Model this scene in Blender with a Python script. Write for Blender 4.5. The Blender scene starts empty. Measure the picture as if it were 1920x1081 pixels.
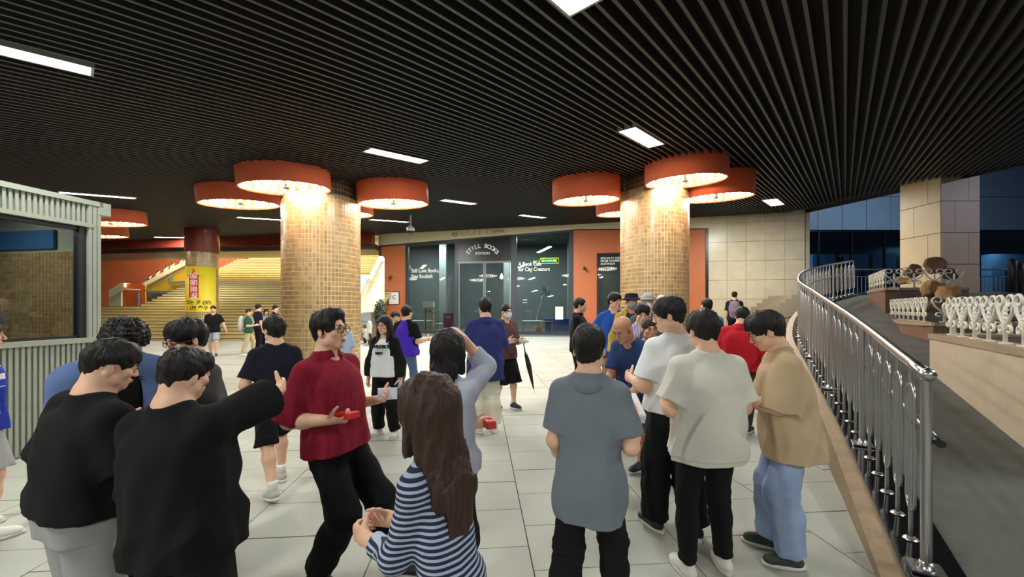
import bpy, bmesh, math, random
import numpy as np
from mathutils import Vector, Matrix, Euler
random.seed(7); rng = np.random.RandomState(11)
R = math.radians
scene = bpy.context.scene
col = scene.collection
# ------------------------------------------------------------ camera, world, light, exposure
CAMZ = 1.65; F = 720.0; CX = 960.0; HY = 577.0
cam_d = bpy.data.cameras.new('camera'); cam = bpy.data.objects.new('camera', cam_d); col.objects.link(cam)
cam.location = (0, 0, CAMZ); cam.rotation_euler = (R(90), 0, 0)
cam_d.sensor_width = 36.0; cam_d.sensor_fit = 'HORIZONTAL'; cam_d.lens = 36.0 * F / 1920.0
cam_d.shift_y = (HY - 540.5) / 1920.0
cam_d.clip_start = 0.05; cam_d.clip_end = 400
scene.camera = cam
world = bpy.data.worlds.new('night_sky'); scene.world = world; world.use_nodes = True
bg = world.node_tree.nodes['Background']
bg.inputs[0].default_value = (0.25, 0.42, 0.75, 1); bg.inputs[1].default_value = 0.05
scene.view_settings.view_transform = 'Standard'; scene.view_settings.look = 'None'
scene.view_settings.gamma = 1.0; scene.view_settings.use_curve_mapping = False
scene.view_settings.exposure = 0.42
scene.cycles.use_denoising = True
scene.cycles.max_bounces = 6; scene.cycles.diffuse_bounces = 4; scene.cycles.glossy_bounces = 3
scene.cycles.transmission_bounces = 4; scene.cycles.transparent_max_bounces = 10
scene.cycles.sample_clamp_indirect = 6.0
scene.cycles.caustics_reflective = False; scene.cycles.caustics_refractive = False
P_PANEL = 95.0      # watts per ceiling panel
P_DRUM = 26.0       # watts per drum lamp
def area_light(name, loc, power, sx, sy, color=(1, 1, 1), rot=(0, 0, 0), spread=180):
    d = bpy.data.lights.new(name, 'AREA'); d.shape = 'RECTANGLE'; d.size = sx; d.size_y = sy
    d.energy = power; d.color = color; d.spread = R(spread)
    o = bpy.data.objects.new(name, d); o.location = loc; o.rotation_euler = rot; col.objects.link(o); return o
# street lighting of the open forecourt to the right (lamps stand outside the frame)
area_light('street_light', (26, 16, 9), 200, 1.0, 1.0, (0.55, 0.75, 1.0), (0, R(-20), 0))
area_light('street_light', (22, 6, 7), 260, 1.0, 1.0, (0.72, 0.70, 1.0), (0, R(25), 0))

# ------------------------------------------------------------ pixel helpers (1920 x 1081 frame)
CA, CB, CC = 3.95, 0.036, 0.112       # ceiling plane z = CA + CB x + CC y
def ceil_z(x, y): return CA + CB * x + CC * y
def ray(px, py): return ((px - CX) / F, 1.0, (HY - py) / F)
def at_depth(px, py, Y): r = ray(px, py); return Vector((r[0] * Y, Y, CAMZ + r[2] * Y))
def on_ceil(px, py, off=0.0):
    r = ray(px, py); t = (CA + off - CAMZ) / (r[2] - CB * r[0] - CC)
    return Vector((r[0] * t, t, CAMZ + r[2] * t))
def on_z(px, py, z=0.0): t = (z - CAMZ) / ((HY - py) / F); return Vector(((px - CX) / F * t, t, z))

# ------------------------------------------------------------ scene object helpers
def tag(o, label=None, cat=None, group=None, kind=None):
    if label: o['label'] = label
    if cat: o['category'] = cat
    if group: o['group'] = group
    if kind: o['kind'] = kind
    return o
def empty(name, loc=(0, 0, 0), rz=0.0, label=None, cat=None, group=None):
    o = bpy.data.objects.new(name, None); o.empty_display_size = 0.1
    o.location = loc; o.rotation_euler = (0, 0, rz); col.objects.link(o)
    return tag(o, label, cat, group)
def link(name, me, mat=None, parent=None, loc=None, rz=None):
    o = bpy.data.objects.new(name, me); col.objects.link(o)
    if mat is not None and hasattr(me, 'materials') and not len(me.materials): me.materials.append(mat)
    if parent is not None: o.parent = parent
    if loc is not None: o.location = loc
    if rz is not None: o.rotation_euler = (0, 0, rz)
    return o
def npmesh(name, V, Q, smooth=True, nper=4):
    me = bpy.data.meshes.new(name); V = np.asarray(V, np.float32); Q = np.asarray(Q, np.int32)
    me.vertices.add(len(V)); me.vertices.foreach_set('co', V.ravel())
    n = len(Q); me.loops.add(n * nper); me.loops.foreach_set('vertex_index', Q.ravel())
    me.polygons.add(n); me.polygons.foreach_set('loop_start', np.arange(n, dtype=np.int32) * nper)
    me.polygons.foreach_set('use_smooth', np.full(n, smooth)); me.update(calc_edges=True); return me
class MB:
    def __init__(s): s.v = []; s.f = []; s.sm = []
    def quad(s, a, b, c, d): n = len(s.v); s.v += [a, b, c, d]; s.f.append((n, n + 1, n + 2, n + 3)); s.sm.append(False)
    def hexa(s, P, smooth=False):            # 8 corner points: 4 bottom ccw, 4 top ccw
        n = len(s.v); s.v += [tuple(p) for p in P]
        for f in ((3, 2, 1, 0), (4, 5, 6, 7), (0, 1, 5, 4), (1, 2, 6, 5), (2, 3, 7, 6), (3, 0, 4, 7)):
            s.f.append(tuple(n + i for i in f)); s.sm.append(smooth)
        return s
    def box(s, x0, x1, y0, y1, z0, z1):
        return s.hexa([(x0, y0, z0), (x1, y0, z0), (x1, y1, z0), (x0, y1, z0), (x0, y0, z1), (x1, y0, z1), (x1, y1, z1), (x0, y1, z1)])
    def bar(s, p, q, w, h, up=(0, 0, 1)):     # rectangular bar from p to q
        p = Vector(p); q = Vector(q); d = (q - p).normalized(); u = Vector(up)
        if abs(d.dot(u)) > .98: u = Vector((1, 0, 0))
        a = d.cross(u).normalized() * (w / 2); b = a.cross(d).normalized() * (h / 2)
        return s.hexa([p - a - b, q - a - b, q + a - b, p + a - b, p - a + b, q - a + b, q + a + b, p + a + b])
    def tube(s, pts, r, n=8, closed=False, caps=True):
        pts = [Vector(p) for p in pts]; N = len(pts); rs = r if isinstance(r, (list, tuple)) else [r] * N
        base = len(s.v); prev = None
        for i, p in enumerate(pts):
            if closed: d = pts[(i + 1) % N] - pts[i - 1]
            else: d = pts[min(i + 1, N - 1)] - pts[max(i - 1, 0)]
            d.normalize()
            if prev is None:
                u = Vector((0, 0, 1)) if abs(d.z) < .9 else Vector((1, 0, 0))
                a = d.cross(u).normalized()
            else:
                a = (prev - d * prev.dot(d)).normalized()
            prev = a; b = d.cross(a)
            for k in range(n):
                t = 2 * math.pi * k / n
                s.v.append(tuple(p + (a * math.cos(t) + b * math.sin(t)) * rs[i]))
        for i in range(N if closed else N - 1):
            j = (i + 1) % N
            for k in range(n):
                s.f.append((base + i * n + k, base + i * n + (k + 1) % n, base + j * n + (k + 1) % n, base + j * n + k)); s.sm.append(True)
        if caps and not closed:
            s.f.append(tuple(base + k for k in reversed(range(n)))); s.sm.append(False)
            s.f.append(tuple(base + (N - 1) * n + k for k in range(n))); s.sm.append(False)
        return s
    def lathe(s, prof, n=24, c=(0, 0, 0), a0=0, a1=2 * math.pi):
        full = abs(a1 - a0 - 2 * math.pi) < 1e-6; base = len(s.v); m = n if full else n + 1
        for (r, z) in prof:
            for k in range(m):
                t = a0 + (a1 - a0) * k / n; s.v.append((c[0] + r * math.cos(t), c[1] + r * math.sin(t), c[2] + z))
        for i in range(len(prof) - 1):
            for k in range(n):
                k2 = (k + 1) % m
                s.f.append((base + i * m + k, base + i * m + k2, base + (i + 1) * m + k2, base + (i + 1) * m + k)); s.sm.append(True)
        return s
    def prism(s, poly, z0, z1):
        n = len(poly); b = len(s.v)
        s.v += [(p[0], p[1], z0 if len(p) < 3 else p[2] + z0) for p in poly] + [(p[0], p[1], z1 if len(p) < 3 else p[2] + z1) for p in poly]
        s.f.append(tuple(b + i for i in reversed(range(n)))); s.f.append(tuple(b + n + i for i in range(n))); s.sm += [False, False]
        for i in range(n):
            j = (i + 1) % n; s.f.append((b + i, b + j, b + n + j, b + n + i)); s.sm.append(False)
        return s
    def mesh(s, name='m'):
        me = bpy.data.meshes.new(name); me.from_pydata([tuple(v) for v in s.v], [], s.f)
        me.polygons.foreach_set('use_smooth', s.sm); me.update(); return me
    def build(s, name, mat=None, parent=None, loc=None, rz=None): return link(name, s.mesh(name), mat, parent, loc, rz)

# ------------------------------------------------------------ materials
def lin(c): return tuple(((v / 255.) / 12.92 if v / 255. <= .04045 else ((v / 255. + .055) / 1.055) ** 2.4) for v in c)
_mats = {}
def mat(name, rgb, rough=.6, metal=0., noise=0., nscale=8., bump=0., bscale=60., emit=0., alpha=None, spec=.5, stretch=(1, 1, 1), island=0., ecol=None, coat=0.):
    if name in _mats: return _mats[name]
    m = bpy.data.materials.new(name); m.use_nodes = True; nt = m.node_tree; N = nt.nodes; L = nt.links
    b = N['Principled BSDF']; c = (*lin(rgb), 1)
    b.inputs['Base Color'].default_value = c; b.inputs['Roughness'].default_value = rough
    b.inputs['Metallic'].default_value = metal; b.inputs['Specular IOR Level'].default_value = spec
    if coat: b.inputs['Coat Weight'].default_value = coat
    if emit: b.inputs['Emission Color'].default_value = (*lin(ecol or rgb), 1); b.inputs['Emission Strength'].default_value = emit
    if noise or bump or island:
        tc = N.new('ShaderNodeTexCoord'); mp = N.new('ShaderNodeMapping'); mp.inputs['Scale'].default_value = stretch
        L.new(tc.outputs['Object'], mp.inputs[0])
    src = None
    if noise or island:
        hsv = N.new('ShaderNodeHueSaturation'); hsv.inputs['Color'].default_value = c
        fac = None
        if noise:
            nz = N.new('ShaderNodeTexNoise'); nz.inputs['Scale'].default_value = nscale; nz.inputs['Detail'].default_value = 6
            L.new(mp.outputs[0], nz.inputs[0])
            mr = N.new('ShaderNodeMapRange'); mr.inputs[1].default_value = .3; mr.inputs[2].default_value = .7
            mr.inputs[3].default_value = 1 - noise; mr.inputs[4].default_value = 1 + noise
            L.new(nz.outputs['Fac'], mr.inputs[0]); fac = mr.outputs[0]
        if island:
            g = N.new('ShaderNodeNewGeometry'); mr2 = N.new('ShaderNodeMapRange')
            mr2.inputs[3].default_value = 1 - island; mr2.inputs[4].default_value = 1 + island
            L.new(g.outputs['Random Per Island'], mr2.inputs[0])
            if fac is None: fac = mr2.outputs[0]
            else:
                mm = N.new('ShaderNodeMath'); mm.operation = 'MULTIPLY'; L.new(fac, mm.inputs[0]); L.new(mr2.outputs[0], mm.inputs[1]); fac = mm.outputs[0]
        L.new(fac, hsv.inputs['Value']); L.new(hsv.outputs[0], b.inputs['Base Color'])
    if bump:
        nb = N.new('ShaderNodeTexNoise'); nb.inputs['Scale'].default_value = bscale; nb.inputs['Detail'].default_value = 4
        L.new(mp.outputs[0], nb.inputs[0]); bp = N.new('ShaderNodeBump'); bp.inputs['Strength'].default_value = bump
        bp.inputs['Distance'].default_value = .01; L.new(nb.outputs['Fac'], bp.inputs['Height']); L.new(bp.outputs[0], b.inputs['Normal'])
    _mats[name] = m; return m
def glass(name, tint=(200, 215, 220), through=.85):
    if name in _mats: return _mats[name]
    m = bpy.data.materials.new(name); m.use_nodes = True; nt = m.node_tree; N = nt.nodes; L = nt.links
    N.remove(N['Principled BSDF']); out = N['Material Output']
    tr = N.new('ShaderNodeBsdfTransparent'); tr.inputs[0].default_value = (*[v * through for v in lin(tint)], 1)
    gl = N.new('ShaderNodeBsdfGlossy'); gl.inputs['Roughness'].default_value = .02; gl.inputs[0].default_value = (.95, .97, 1, 1)
    fr = N.new('ShaderNodeFresnel'); fr.inputs[0].default_value = 1.75
    mx = N.new('ShaderNodeMixShader'); gm = N.new('ShaderNodeNewGeometry'); iv = N.new('ShaderNodeMath'); iv.operation = 'SUBTRACT'; iv.inputs[0].default_value = 1; L.new(gm.outputs['Backfacing'], iv.inputs[1]); ml = N.new('ShaderNodeMath'); ml.operation = 'MULTIPLY'; L.new(iv.outputs[0], ml.inputs[0]); L.new(fr.outputs[0], ml.inputs[1]); L.new(ml.outputs[0], mx.inputs[0]); L.new(tr.outputs[0], mx.inputs[1]); L.new(gl.outputs[0], mx.inputs[2])
    L.new(mx.outputs[0], out.inputs[0]); _mats[name] = m; return m
def text(name, body, size, loc, rot, m, parent=None, align='LEFT', depth=.004, xs=1.0, bold=0.0):
    c = bpy.data.curves.new(name, 'FONT'); c.body = body; c.size = size; c.extrude = depth; c.align_x = align; c.offset = bold
    c.materials.append(m); o = bpy.data.objects.new(name, c); col.objects.link(o)
    dg = bpy.context.evaluated_depsgraph_get(); me = bpy.data.meshes.new_from_object(o.evaluated_get(dg)); bpy.data.objects.remove(o); bpy.data.curves.remove(c)
    me.name = name
    if not len(me.materials): me.materials.append(m)
    o = bpy.data.objects.new(name, me); col.objects.link(o); o.rotation_euler = rot; o.scale = (xs, 1, 1)
    if parent is not None: o.parent = parent
    o.location = loc; return o
# ------------------------------------------------------------ implicit surfaces: smooth bodies, hair and cloth
V3 = lambda *a: np.array(a, np.float32)
def unit(v): v = np.asarray(v, np.float32); return v / (np.linalg.norm(v) + 1e-9)
_sq = np.random.RandomState(5)
_DIRS = [(unit(_sq.randn(3)), _sq.rand() * 6.28) for _ in range(24)]
def wob(P, wl, stretch=(1, 1, 1), o=0):        # cheap warped sine noise, about -1..1
    S = np.asarray(stretch, np.float32) * (6.283 / wl); Q = P * S; s = 0
    w = np.sin(Q @ _DIRS[(o + 5) % 24][0] * .45 + o) * 1.3
    for i in range(3):
        d, ph = _DIRS[(o * 3 + i) % 24]; s = s + np.sin(Q @ d * (1 + .45 * i) + ph + o + w)
    return s * .45
class Field:
    def __init__(s, lo, hi, h):
        s.h = h; s.lo = np.array(lo, np.float32) - 2 * h
        s.n = np.maximum(4, np.ceil((np.array(hi) - s.lo) / h + 3).astype(int))
        s.F = np.full(s.n, 1.0, np.float32)
    def block(s, lo, hi, pad):
        a = np.clip(np.floor((np.array(lo) - pad - s.lo) / s.h).astype(int), 0, s.n)
        b = np.clip(np.ceil((np.array(hi) + pad - s.lo) / s.h).astype(int) + 1, 0, s.n)
        if (b <= a).any(): return None, None
        ax = [s.lo[i] + s.h * np.arange(a[i], b[i], dtype=np.float32) for i in range(3)]
        P = np.stack(np.meshgrid(*ax, indexing='ij'), -1)
        return (slice(a[0], b[0]), slice(a[1], b[1]), slice(a[2], b[2])), P
    def add(s, prim, k=0.0, op='+'):
        fn, lo, hi = prim; sl, P = s.block(lo, hi, k + 2.5 * s.h if op == '+' else k + s.h)
        if sl is None: return s
        d = fn(P); A = s.F[sl]
        if op == '-': d = -d; A = -A; d, A = -d, -A
        if op == '+':
            if k > 0: h = np.maximum(k - np.abs(A - d), 0) / k; s.F[sl] = np.minimum(A, d) - h * h * k * .25
            else: s.F[sl] = np.minimum(A, d)
        elif op == '-':
            if k > 0: h = np.maximum(k - np.abs(A + d), 0) / k; s.F[sl] = np.maximum(A, -d) + h * h * k * .25
            else: s.F[sl] = np.maximum(A, -d)
        return s
    def warp(s, fn):                            # displacement only near the surface
        m = np.abs(s.F) < 4 * s.h + .03
        idx = np.argwhere(m); P = s.lo + idx.astype(np.float32) * s.h
        s.F[m] += fn(P); return s
    def plane(s, p, n):                         # keep the side the normal points away from
        n = unit(n); ax = [s.lo[i] + s.h * np.arange(s.n[i], dtype=np.float32) for i in range(3)]
        d = ((ax[0] - p[0]) * n[0])[:, None, None] + ((ax[1] - p[1]) * n[1])[None, :, None] + ((ax[2] - p[2]) * n[2])[None, None, :]
        s.F = np.maximum(s.F, d); return s
    def net(s):                                 # surface nets
        F = s.F; F[0] = F[-1] = 1; F[:, 0] = F[:, -1] = 1; F[:, :, 0] = F[:, :, -1] = 1
        I = F < 0; n = s.n
        c = [I[i:n[0] - 1 + i, j:n[1] - 1 + j, k:n[2] - 1 + k] for i in (0, 1) for j in (0, 1) for k in (0, 1)]
        cnt = sum(x.astype(np.int8) for x in c); act = (cnt > 0) & (cnt < 8)
        ids = np.argwhere(act)
        if not len(ids): return None
        index = np.full(act.shape, -1, np.int32); index[act] = np.arange(len(ids), dtype=np.int32)
        acc = np.zeros((len(ids), 3), np.float32); w = np.zeros(len(ids), np.float32)
        i0, j0, k0 = ids.T
        val = {(i, j, k): F[i0 + i, j0 + j, k0 + k] for i in (0, 1) for j in (0, 1) for k in (0, 1)}
        for a in range(3):
            for u in (0, 1):
                for v in (0, 1):
                    p = [0, 0, 0]; o = [x for x in range(3) if x != a]; p[o[0]] = u; p[o[1]] = v
                    q = list(p); q[a] = 1; f0 = val[tuple(p)]; f1 = val[tuple(q)]; m = (f0 < 0) != (f1 < 0)
                    t = np.where(m, f0 / np.where(m, f0 - f1, 1), 0)
                    for x in range(3): acc[:, x] += np.where(m, (t if x == a else p[x]), 0)
                    w += m
        V = s.lo + (ids + acc / w[:, None]) * s.h
        quads = []
        for a in range(3):
            o = [x for x in range(3) if x != a]
            sl0 = [slice(None)] * 3; sl1 = [slice(None)] * 3
            sl0[a] = slice(0, -1); sl1[a] = slice(1, None)
            for x in o: sl0[x] = slice(1, -1); sl1[x] = slice(1, -1)
            A = I[tuple(sl0)]; B = I[tuple(sl1)]; e = A != B
            E = np.argwhere(e); flip = A[e]
            off = [0, 0, 0]; off[o[0]] = 1; off[o[1]] = 1; E = E + np.array(off)
            d0 = np.zeros(3, int); d0[o[0]] = 1; d1 = np.zeros(3, int); d1[o[1]] = 1
            g = lambda X: index[X[:, 0], X[:, 1], X[:, 2]]
            q = np.stack([g(E), g(E - d0), g(E - d0 - d1), g(E - d1)], 1)
            if a == 1: flip = ~flip
            q[~flip] = q[~flip][:, ::-1]
            quads.append(q[:, ::-1] if False else q)
        return V, np.concatenate(quads)
def join_nets(parts):
    V = []; Q = []; n = 0
    for p in parts:
        if p is None: continue
        V.append(p[0]); Q.append(p[1] + n); n += len(p[0])
    return (np.concatenate(V), np.concatenate(Q)) if V else None
def cone(p0, p1, r0, r1, flat=None, ratio=1.0, cut=None):
    p0 = V3(*p0); p1 = V3(*p1); d = p1 - p0; L2 = float(d @ d) + 1e-9; R0 = max(r0, r1) * max(1, 1 / ratio if ratio > 1 else 1)
    fl = None if flat is None else unit(flat)
    def fn(P):
        v = P - p0; tr = (v @ d) / L2; t = np.clip(tr, 0, 1); q = v - t[..., None] * d
        if fl is not None: q = q + (q @ fl)[..., None] * fl * (1 / ratio - 1)
        dd = (np.linalg.norm(q, axis=-1) - (r0 + (r1 - r0) * t)) * (min(1, ratio) if fl is not None else 1)
        if cut: dd = np.maximum(dd, (tr - cut) * math.sqrt(L2))
        return dd
    return fn, np.minimum(p0, p1) - R0, np.maximum(p0, p1) + R0
def ell(c, r, M=None):
    c = V3(*c); r = V3(*r); rm = float(r.max())
    def fn(P):
        v = P - c
        if M is not None: v = v @ M                # columns of M: local axes
        k0 = np.linalg.norm(v / r, axis=-1); k1 = np.linalg.norm(v / (r * r), axis=-1) + 1e-6
        return k0 * (k0 - 1) / k1
    return fn, c - rm, c + rm
def loft(p0, ax, side, table, ex=2.3):           # table rows: t, half width, half depth, forward offset
    p0 = V3(*p0); ax = unit(ax); side = unit(side - ax * float(np.dot(side, ax))); fw = np.cross(ax, side)
    T = np.array(sorted(table), np.float32); tt = np.linspace(T[0, 0], T[-1, 0], 41); D = [tt]
    for c in (1, 2, 3):
        y = np.interp(tt, T[:, 0], T[:, c]); y = np.concatenate([[y[0]] * 2, y, [y[-1]] * 2]); y = (y[:-4] + 2 * y[1:-3] + 2 * y[2:-2] + 2 * y[3:-1] + y[4:]) / 8; D.append(y)
    T = np.stack(D, 1).astype(np.float32); tm = T[:, 0]; rm = float(T[:, 1:3].max()) + .02
    a0 = p0 + ax * tm[0]; a1 = p0 + ax * tm[-1]
    def fn(P):
        v = P - p0; t = v @ ax; x = v @ side; y = v @ fw
        a = np.interp(t, tm, T[:, 1]); b = np.interp(t, tm, T[:, 2]); y = y - np.interp(t, tm, T[:, 3])
        k = (np.abs(x / a) ** ex + np.abs(y / b) ** ex) ** (1 / ex)
        d = (k - 1) * np.minimum(a, b)
        return np.maximum(d, np.maximum(tm[0] - t, t - tm[-1]))
    return fn, np.minimum(a0, a1) - rm, np.maximum(a0, a1) + rm
# ------------------------------------------------------------ people
SKIN = lambda tone=0: mat('skin_%d' % tone, [(226, 178, 150), (236, 196, 172), (196, 142, 112)][tone], .55, noise=.06, nscale=14)
def hair_mat(rgb, nm): 
    if nm in _mats: return _mats[nm]
    m = mat(nm, rgb, .5, noise=.25, nscale=16, bump=.6, bscale=30, stretch=(5, 5, .7), spec=.3); return m
H_BLACK = lambda: hair_mat((24, 20, 19), 'hair_black')
H_BROWN = lambda: hair_mat((62, 42, 34), 'hair_brown')
H_GREY = lambda: hair_mat((140, 136, 132), 'hair_grey')
def cloth(nm, rgb, noise=.05, bump=.25, bscale=240, rough=.9): return mat('cloth_' + nm, rgb, rough, noise=noise, nscale=5, bump=bump, bscale=bscale, spec=.2)

def ik(a, b, l1, l2, fwd):
    a = V3(*a); b = V3(*b); d = b - a; L = min(float(np.linalg.norm(d)), (l1 + l2) * .999); u = unit(d)
    c = (l1 * l1 - l2 * l2 + L * L) / (2 * L); h = math.sqrt(max(l1 * l1 - c * c, 0))
    f = unit(V3(*fwd) - u * float(np.dot(V3(*fwd), u))); return a + u * c + f * h, a + u * L

def person(x, s, ytop, yaw, label, group=None, fy=None, **o):
    """x: frame column of the body, s: pixels per metre there, ytop: frame row of the head top, yaw 0 = back to us."""
    Y = F / s; X = (x - CX) / s
    Hh = o.get('h') or (CAMZ - (ytop - HY) / s); base = o.get('z', 0.0)
    k = (Hh - base + o.get('stoop', 0.0)) / 1.735
    for _ in range(2):                                       # a wide stance lowers the hips: keep the head where it belongs
        lz = 1.0
        for sx, ft in ((-1, o.get('lfoot', (-.10, .02, 0))), (1, o.get('rfoot', (.10, -.02, 0)))):
            lz = min(lz, (.085 + ft[2] + math.sqrt(max((.85 * .995) ** 2 - (sx * .085 - ft[0]) ** 2 - (ft[1] - .03) ** 2, .01))) / .935)
        k = (Hh - base + o.get('stoop', 0.0) + .935 * k * (1 - lz)) / 1.735
    root = empty('person', (X, Y, base), R(yaw), label, 'person', group)
    W = o.get('w', 1.0); fem = o.get('fem', 0)
    lean = o.get('lean', 0.0); sway = o.get('sway', 0.0)     # degrees: forward, to own right
    res = max(.0062, min(.03, 1.9 / s)); hres = min(res, .0055) if s > 95 else res
    hh = min(res, .0055) if s > 170 else min(res, .008) if s > 90 else res
    # joints ---------------------------------------------------
    lf = o.get('lfoot', (-.10, .02, 0)); rf = o.get('rfoot', (.10, -.02, 0))     # own left is -x
    hipx = (.085 if not fem else .09) * k
    ank = lambda f: V3(f[0] * k, (f[1] - .03) * k, (.085 + f[2]) * k)
    l1, l2 = .435 * k, .415 * k
    pz = .935 * k
    for sx, f in ((-1, lf), (1, rf)):
        a = ank(f); hd = math.hypot(sx * hipx - a[0], a[1]); lim = (l1 + l2) * .995
        pz = min(pz, a[2] + math.sqrt(max(lim * lim - hd * hd, .01)))
    pz -= o.get('crouch', 0.0)
    pel = V3(0, 0, pz)
    ca, sa = math.cos(R(lean)), math.sin(R(lean)); cs, ss = math.cos(R(sway)), math.sin(R(sway))
    axv = unit(V3(ss * ca, sa, ca * cs)); tw = R(o.get('twist', 0)); side = V3(math.cos(tw), math.sin(tw), 0)
    side = unit(side - axv * float(side @ axv)); fwd = np.cross(axv, side); fwd = unit(fwd)
    if fwd[1] < 0: fwd = -fwd
    def B(a, b, c): return pel + side * (a * k) + fwd * (b * k) + axv * (c * k)   # torso frame
    shw = (.166 if not fem else .142) * (1 + (W - 1) * .55)
    sh = [B(-shw, -.01, .434 + o.get('lshrug', 0)), B(shw, -.01, .434 + o.get('rshrug', 0))]
    neck0 = B(0, -.012, .50); 
    hp, hy, hr = R(o.get('hpitch', 0)), R(o.get('hyaw', 0)), R(o.get('hroll', 0))
    HM = Euler((-hp, hr, 0)).to_matrix(); HM = np.array(Matrix.Rotation(hy, 3, 'Z') @ HM, np.float32)   # columns: right, forward, up
    hs = o.get('hs', 1.0) * (.55 + .45 * k)
    neck1 = neck0 + (axv * .055 + unit(HM[:, 2]) * .028) * k + fwd * .012 * k
    hc = neck1 + (HM @ V3(0, .022, .085)) * hs
    T = lambda a, b, c: hc + (HM @ V3(a, b, c)) * hs                 # head frame
    # arms
    arms = []
    for i, sx in ((0, -1), (1, 1)):
        ua = o.get('lua' if i == 0 else 'rua', (sx * .12, -.02, -1)); fa = o.get('lfa' if i == 0 else 'rfa', (sx * .03, .22, -1))
        ua = unit(ua); fa = unit(fa)
        if o.get('armabs'): tr = lambda v: v
        el = sh[i] + ua * (.285 * k); wr = el + fa * (.245 * k)
        hd_ = unit(o.get('lhd' if i == 0 else 'rhd', fa)); pn = o.get('lpn' if i == 0 else 'rpn', (-sx * 1.0, 0, 0))
        arms.append((el, wr, hd_, unit(V3(*pn) - hd_ * float(V3(*pn) @ hd_)), o.get('lcurl' if i == 0 else 'rcurl', .35), ua, fa))
    kn = []; an = []
    for sx, f in ((-1, lf), (1, rf)):
        a = ank(f); yawf = R(f[3]) if len(f) > 3 else 0
        K_, A_ = ik(V3(sx * hipx, 0, pz), a, l1, l2, (math.sin(-yawf) * .6 + sx * .06, 1, .15)); kn.append(K_); an.append(A_)
    hips = [V3(-hipx, 0, pz), V3(hipx, 0, pz)]
    # body -----------------------------------------------------
    F0 = None; chunks = []
    def fhead(h):
        lo = np.minimum(hc, neck0) - .17; hi = np.maximum(hc, neck0) + .17; f = Field(lo, hi, h)
        f.add(ell(T(0, -.012, .032), V3(.074, .094, .084) * hs, HM))
        f.add(ell(T(0, .022, -.045), V3(.058 - .004 * fem, .064, .074) * hs, HM), .03)
        f.add(ell(T(0, .066, -.098), V3(.022, .02, .018) * hs, HM), .03)
        for q in (-1, 1):
            f.add(ell(T(q * .043, .01, -.068), V3(.026, .034, .026) * hs, HM), .03)
            f.add(ell(T(q * .042, .066, -.024), V3(.022, .018, .018) * hs, HM), .02)
            f.add(ell(T(q * .031, .098, .004), V3(.019, .014, .011) * hs, HM), .012, '-')
            f.add(ell(T(q * .031, .078, .004), V3(.014, .014, .012) * hs, HM), .006)
            f.add(ell(T(q * .077, -.01, -.012), V3(.0085, .019, .031) * hs, HM @ np.array(Euler((0.15, 0, -q * .35)).to_matrix(), np.float32)), .006)
            f.add(ell(T(q * .089, -.004, -.008), V3(.006, .009, .016) * hs, HM), .004, '-')
            f.add(ell(T(q * .011, .098, -.036), V3(.008, .009, .007) * hs, HM), .008)
        f.add(cone(T(-.026, .081, .022), T(.026, .081, .022), .011 * hs, .011 * hs), .014)
        f.add(cone(T(0, .088, .006), T(0, .107, -.030), .0075 * hs, .0105 * hs), .010)
        f.add(cone(T(-.017, .086, -.060), T(.017, .086, -.060), .0075 * hs, .0075 * hs), .010)
        f.add(cone(T(-.015, .084, -.072), T(.015, .084, -.072), .008 * hs, .008 * hs), .010)
        f.add(cone(T(-.022, .097, -.0662), T(.022, .097, -.0662), .0028, .0028), .004, '-')
        nr = (.054 if not fem else .046) * k * (1 + (W - 1) * .5)
        f.add(cone(T(0, -.03, -.05), neck0, nr, nr * 1.12), .025)
        f.add(cone(neck0, B(0, -.0, .44), nr * 1.08, nr * 1.2), .04)
        for q in (-1, 1): f.add(cone(B(q * .03, -.022, .545), B(q * .13, -.01, .462), .030 * k, .030 * k), .035)
        return f.net()
    chunks.append(fhead(hh))
    def hand(i, h):
        el, wr, hd_, pn, cu, ua, fa = arms[i]; sx = -1 if i == 0 else 1
        sd = np.cross(hd_, pn)                                    # across the palm
        th = sd if float(sd @ fwd) * 1 + float(sd @ V3(0, 0, 1)) * .35 > 0 else -sd   # thumb forward or up
        if o.get('lth' if i == 0 else 'rth'): th = -th
        hk = k * (.96 if fem else 1.0); P = lambda a, b, c: wr + (hd_ * a + th * b + pn * c) * hk
        lo = np.minimum(wr, P(.1, 0, 0)) - .13; hi = np.maximum(wr, P(.1, 0, 0)) + .13; f = Field(lo, hi, h)
        fw0 = wr - fa * .09 * k
        f.add(cone(fw0, wr, .036 * k * (1 + (W - 1) * .5), .027 * k, cut=None))
        f.add(cone(P(0, 0, 0), P(.03, 0, 0), .026 * hk, .030 * hk, pn, .62), .02)
        for b in (-.028, -.0095, .0095, .028): f.add(cone(P(.02, b * .7, 0), P(.088, b, .002), .017 * hk, .0125 * hk), .012)
        for j, (b, L, r) in enumerate(((.031, .070, .0088), (.0105, .079, .009), (-.0105, .073, .0086), (-.031, .058, .0078))):
            cj = cu * (1 + .12 * j); p = P(.086, b, .003); ang = 0; fan = b * .9
            for q, (fr, bend) in enumerate(((.46, .9), (.30, 1.2), (.24, .8))):
                ang += cj * bend; d = unit(hd_ * math.cos(ang) + pn * math.sin(ang) + th * fan * 1.4)
                p2 = p + d * L * fr * hk; f.add(cone(p, p2, r * hk * (1 - .07 * q), r * hk * (.93 - .07 * q)), .004); p = p2
        p = P(.022, .026, .006); d = unit(hd_ * .62 + th * .75 + pn * (.3 + cu * .5))
        for q, (L, r) in enumerate(((.042, .0145), (.032, .0105), (.026, .0092))):
            p2 = p + d * L * hk; f.add(cone(p, p2, r * hk, r * .88 * hk), .008); p = p2; d = unit(d + hd_ * .35 + pn * cu * .5)
        return f.net()
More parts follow.
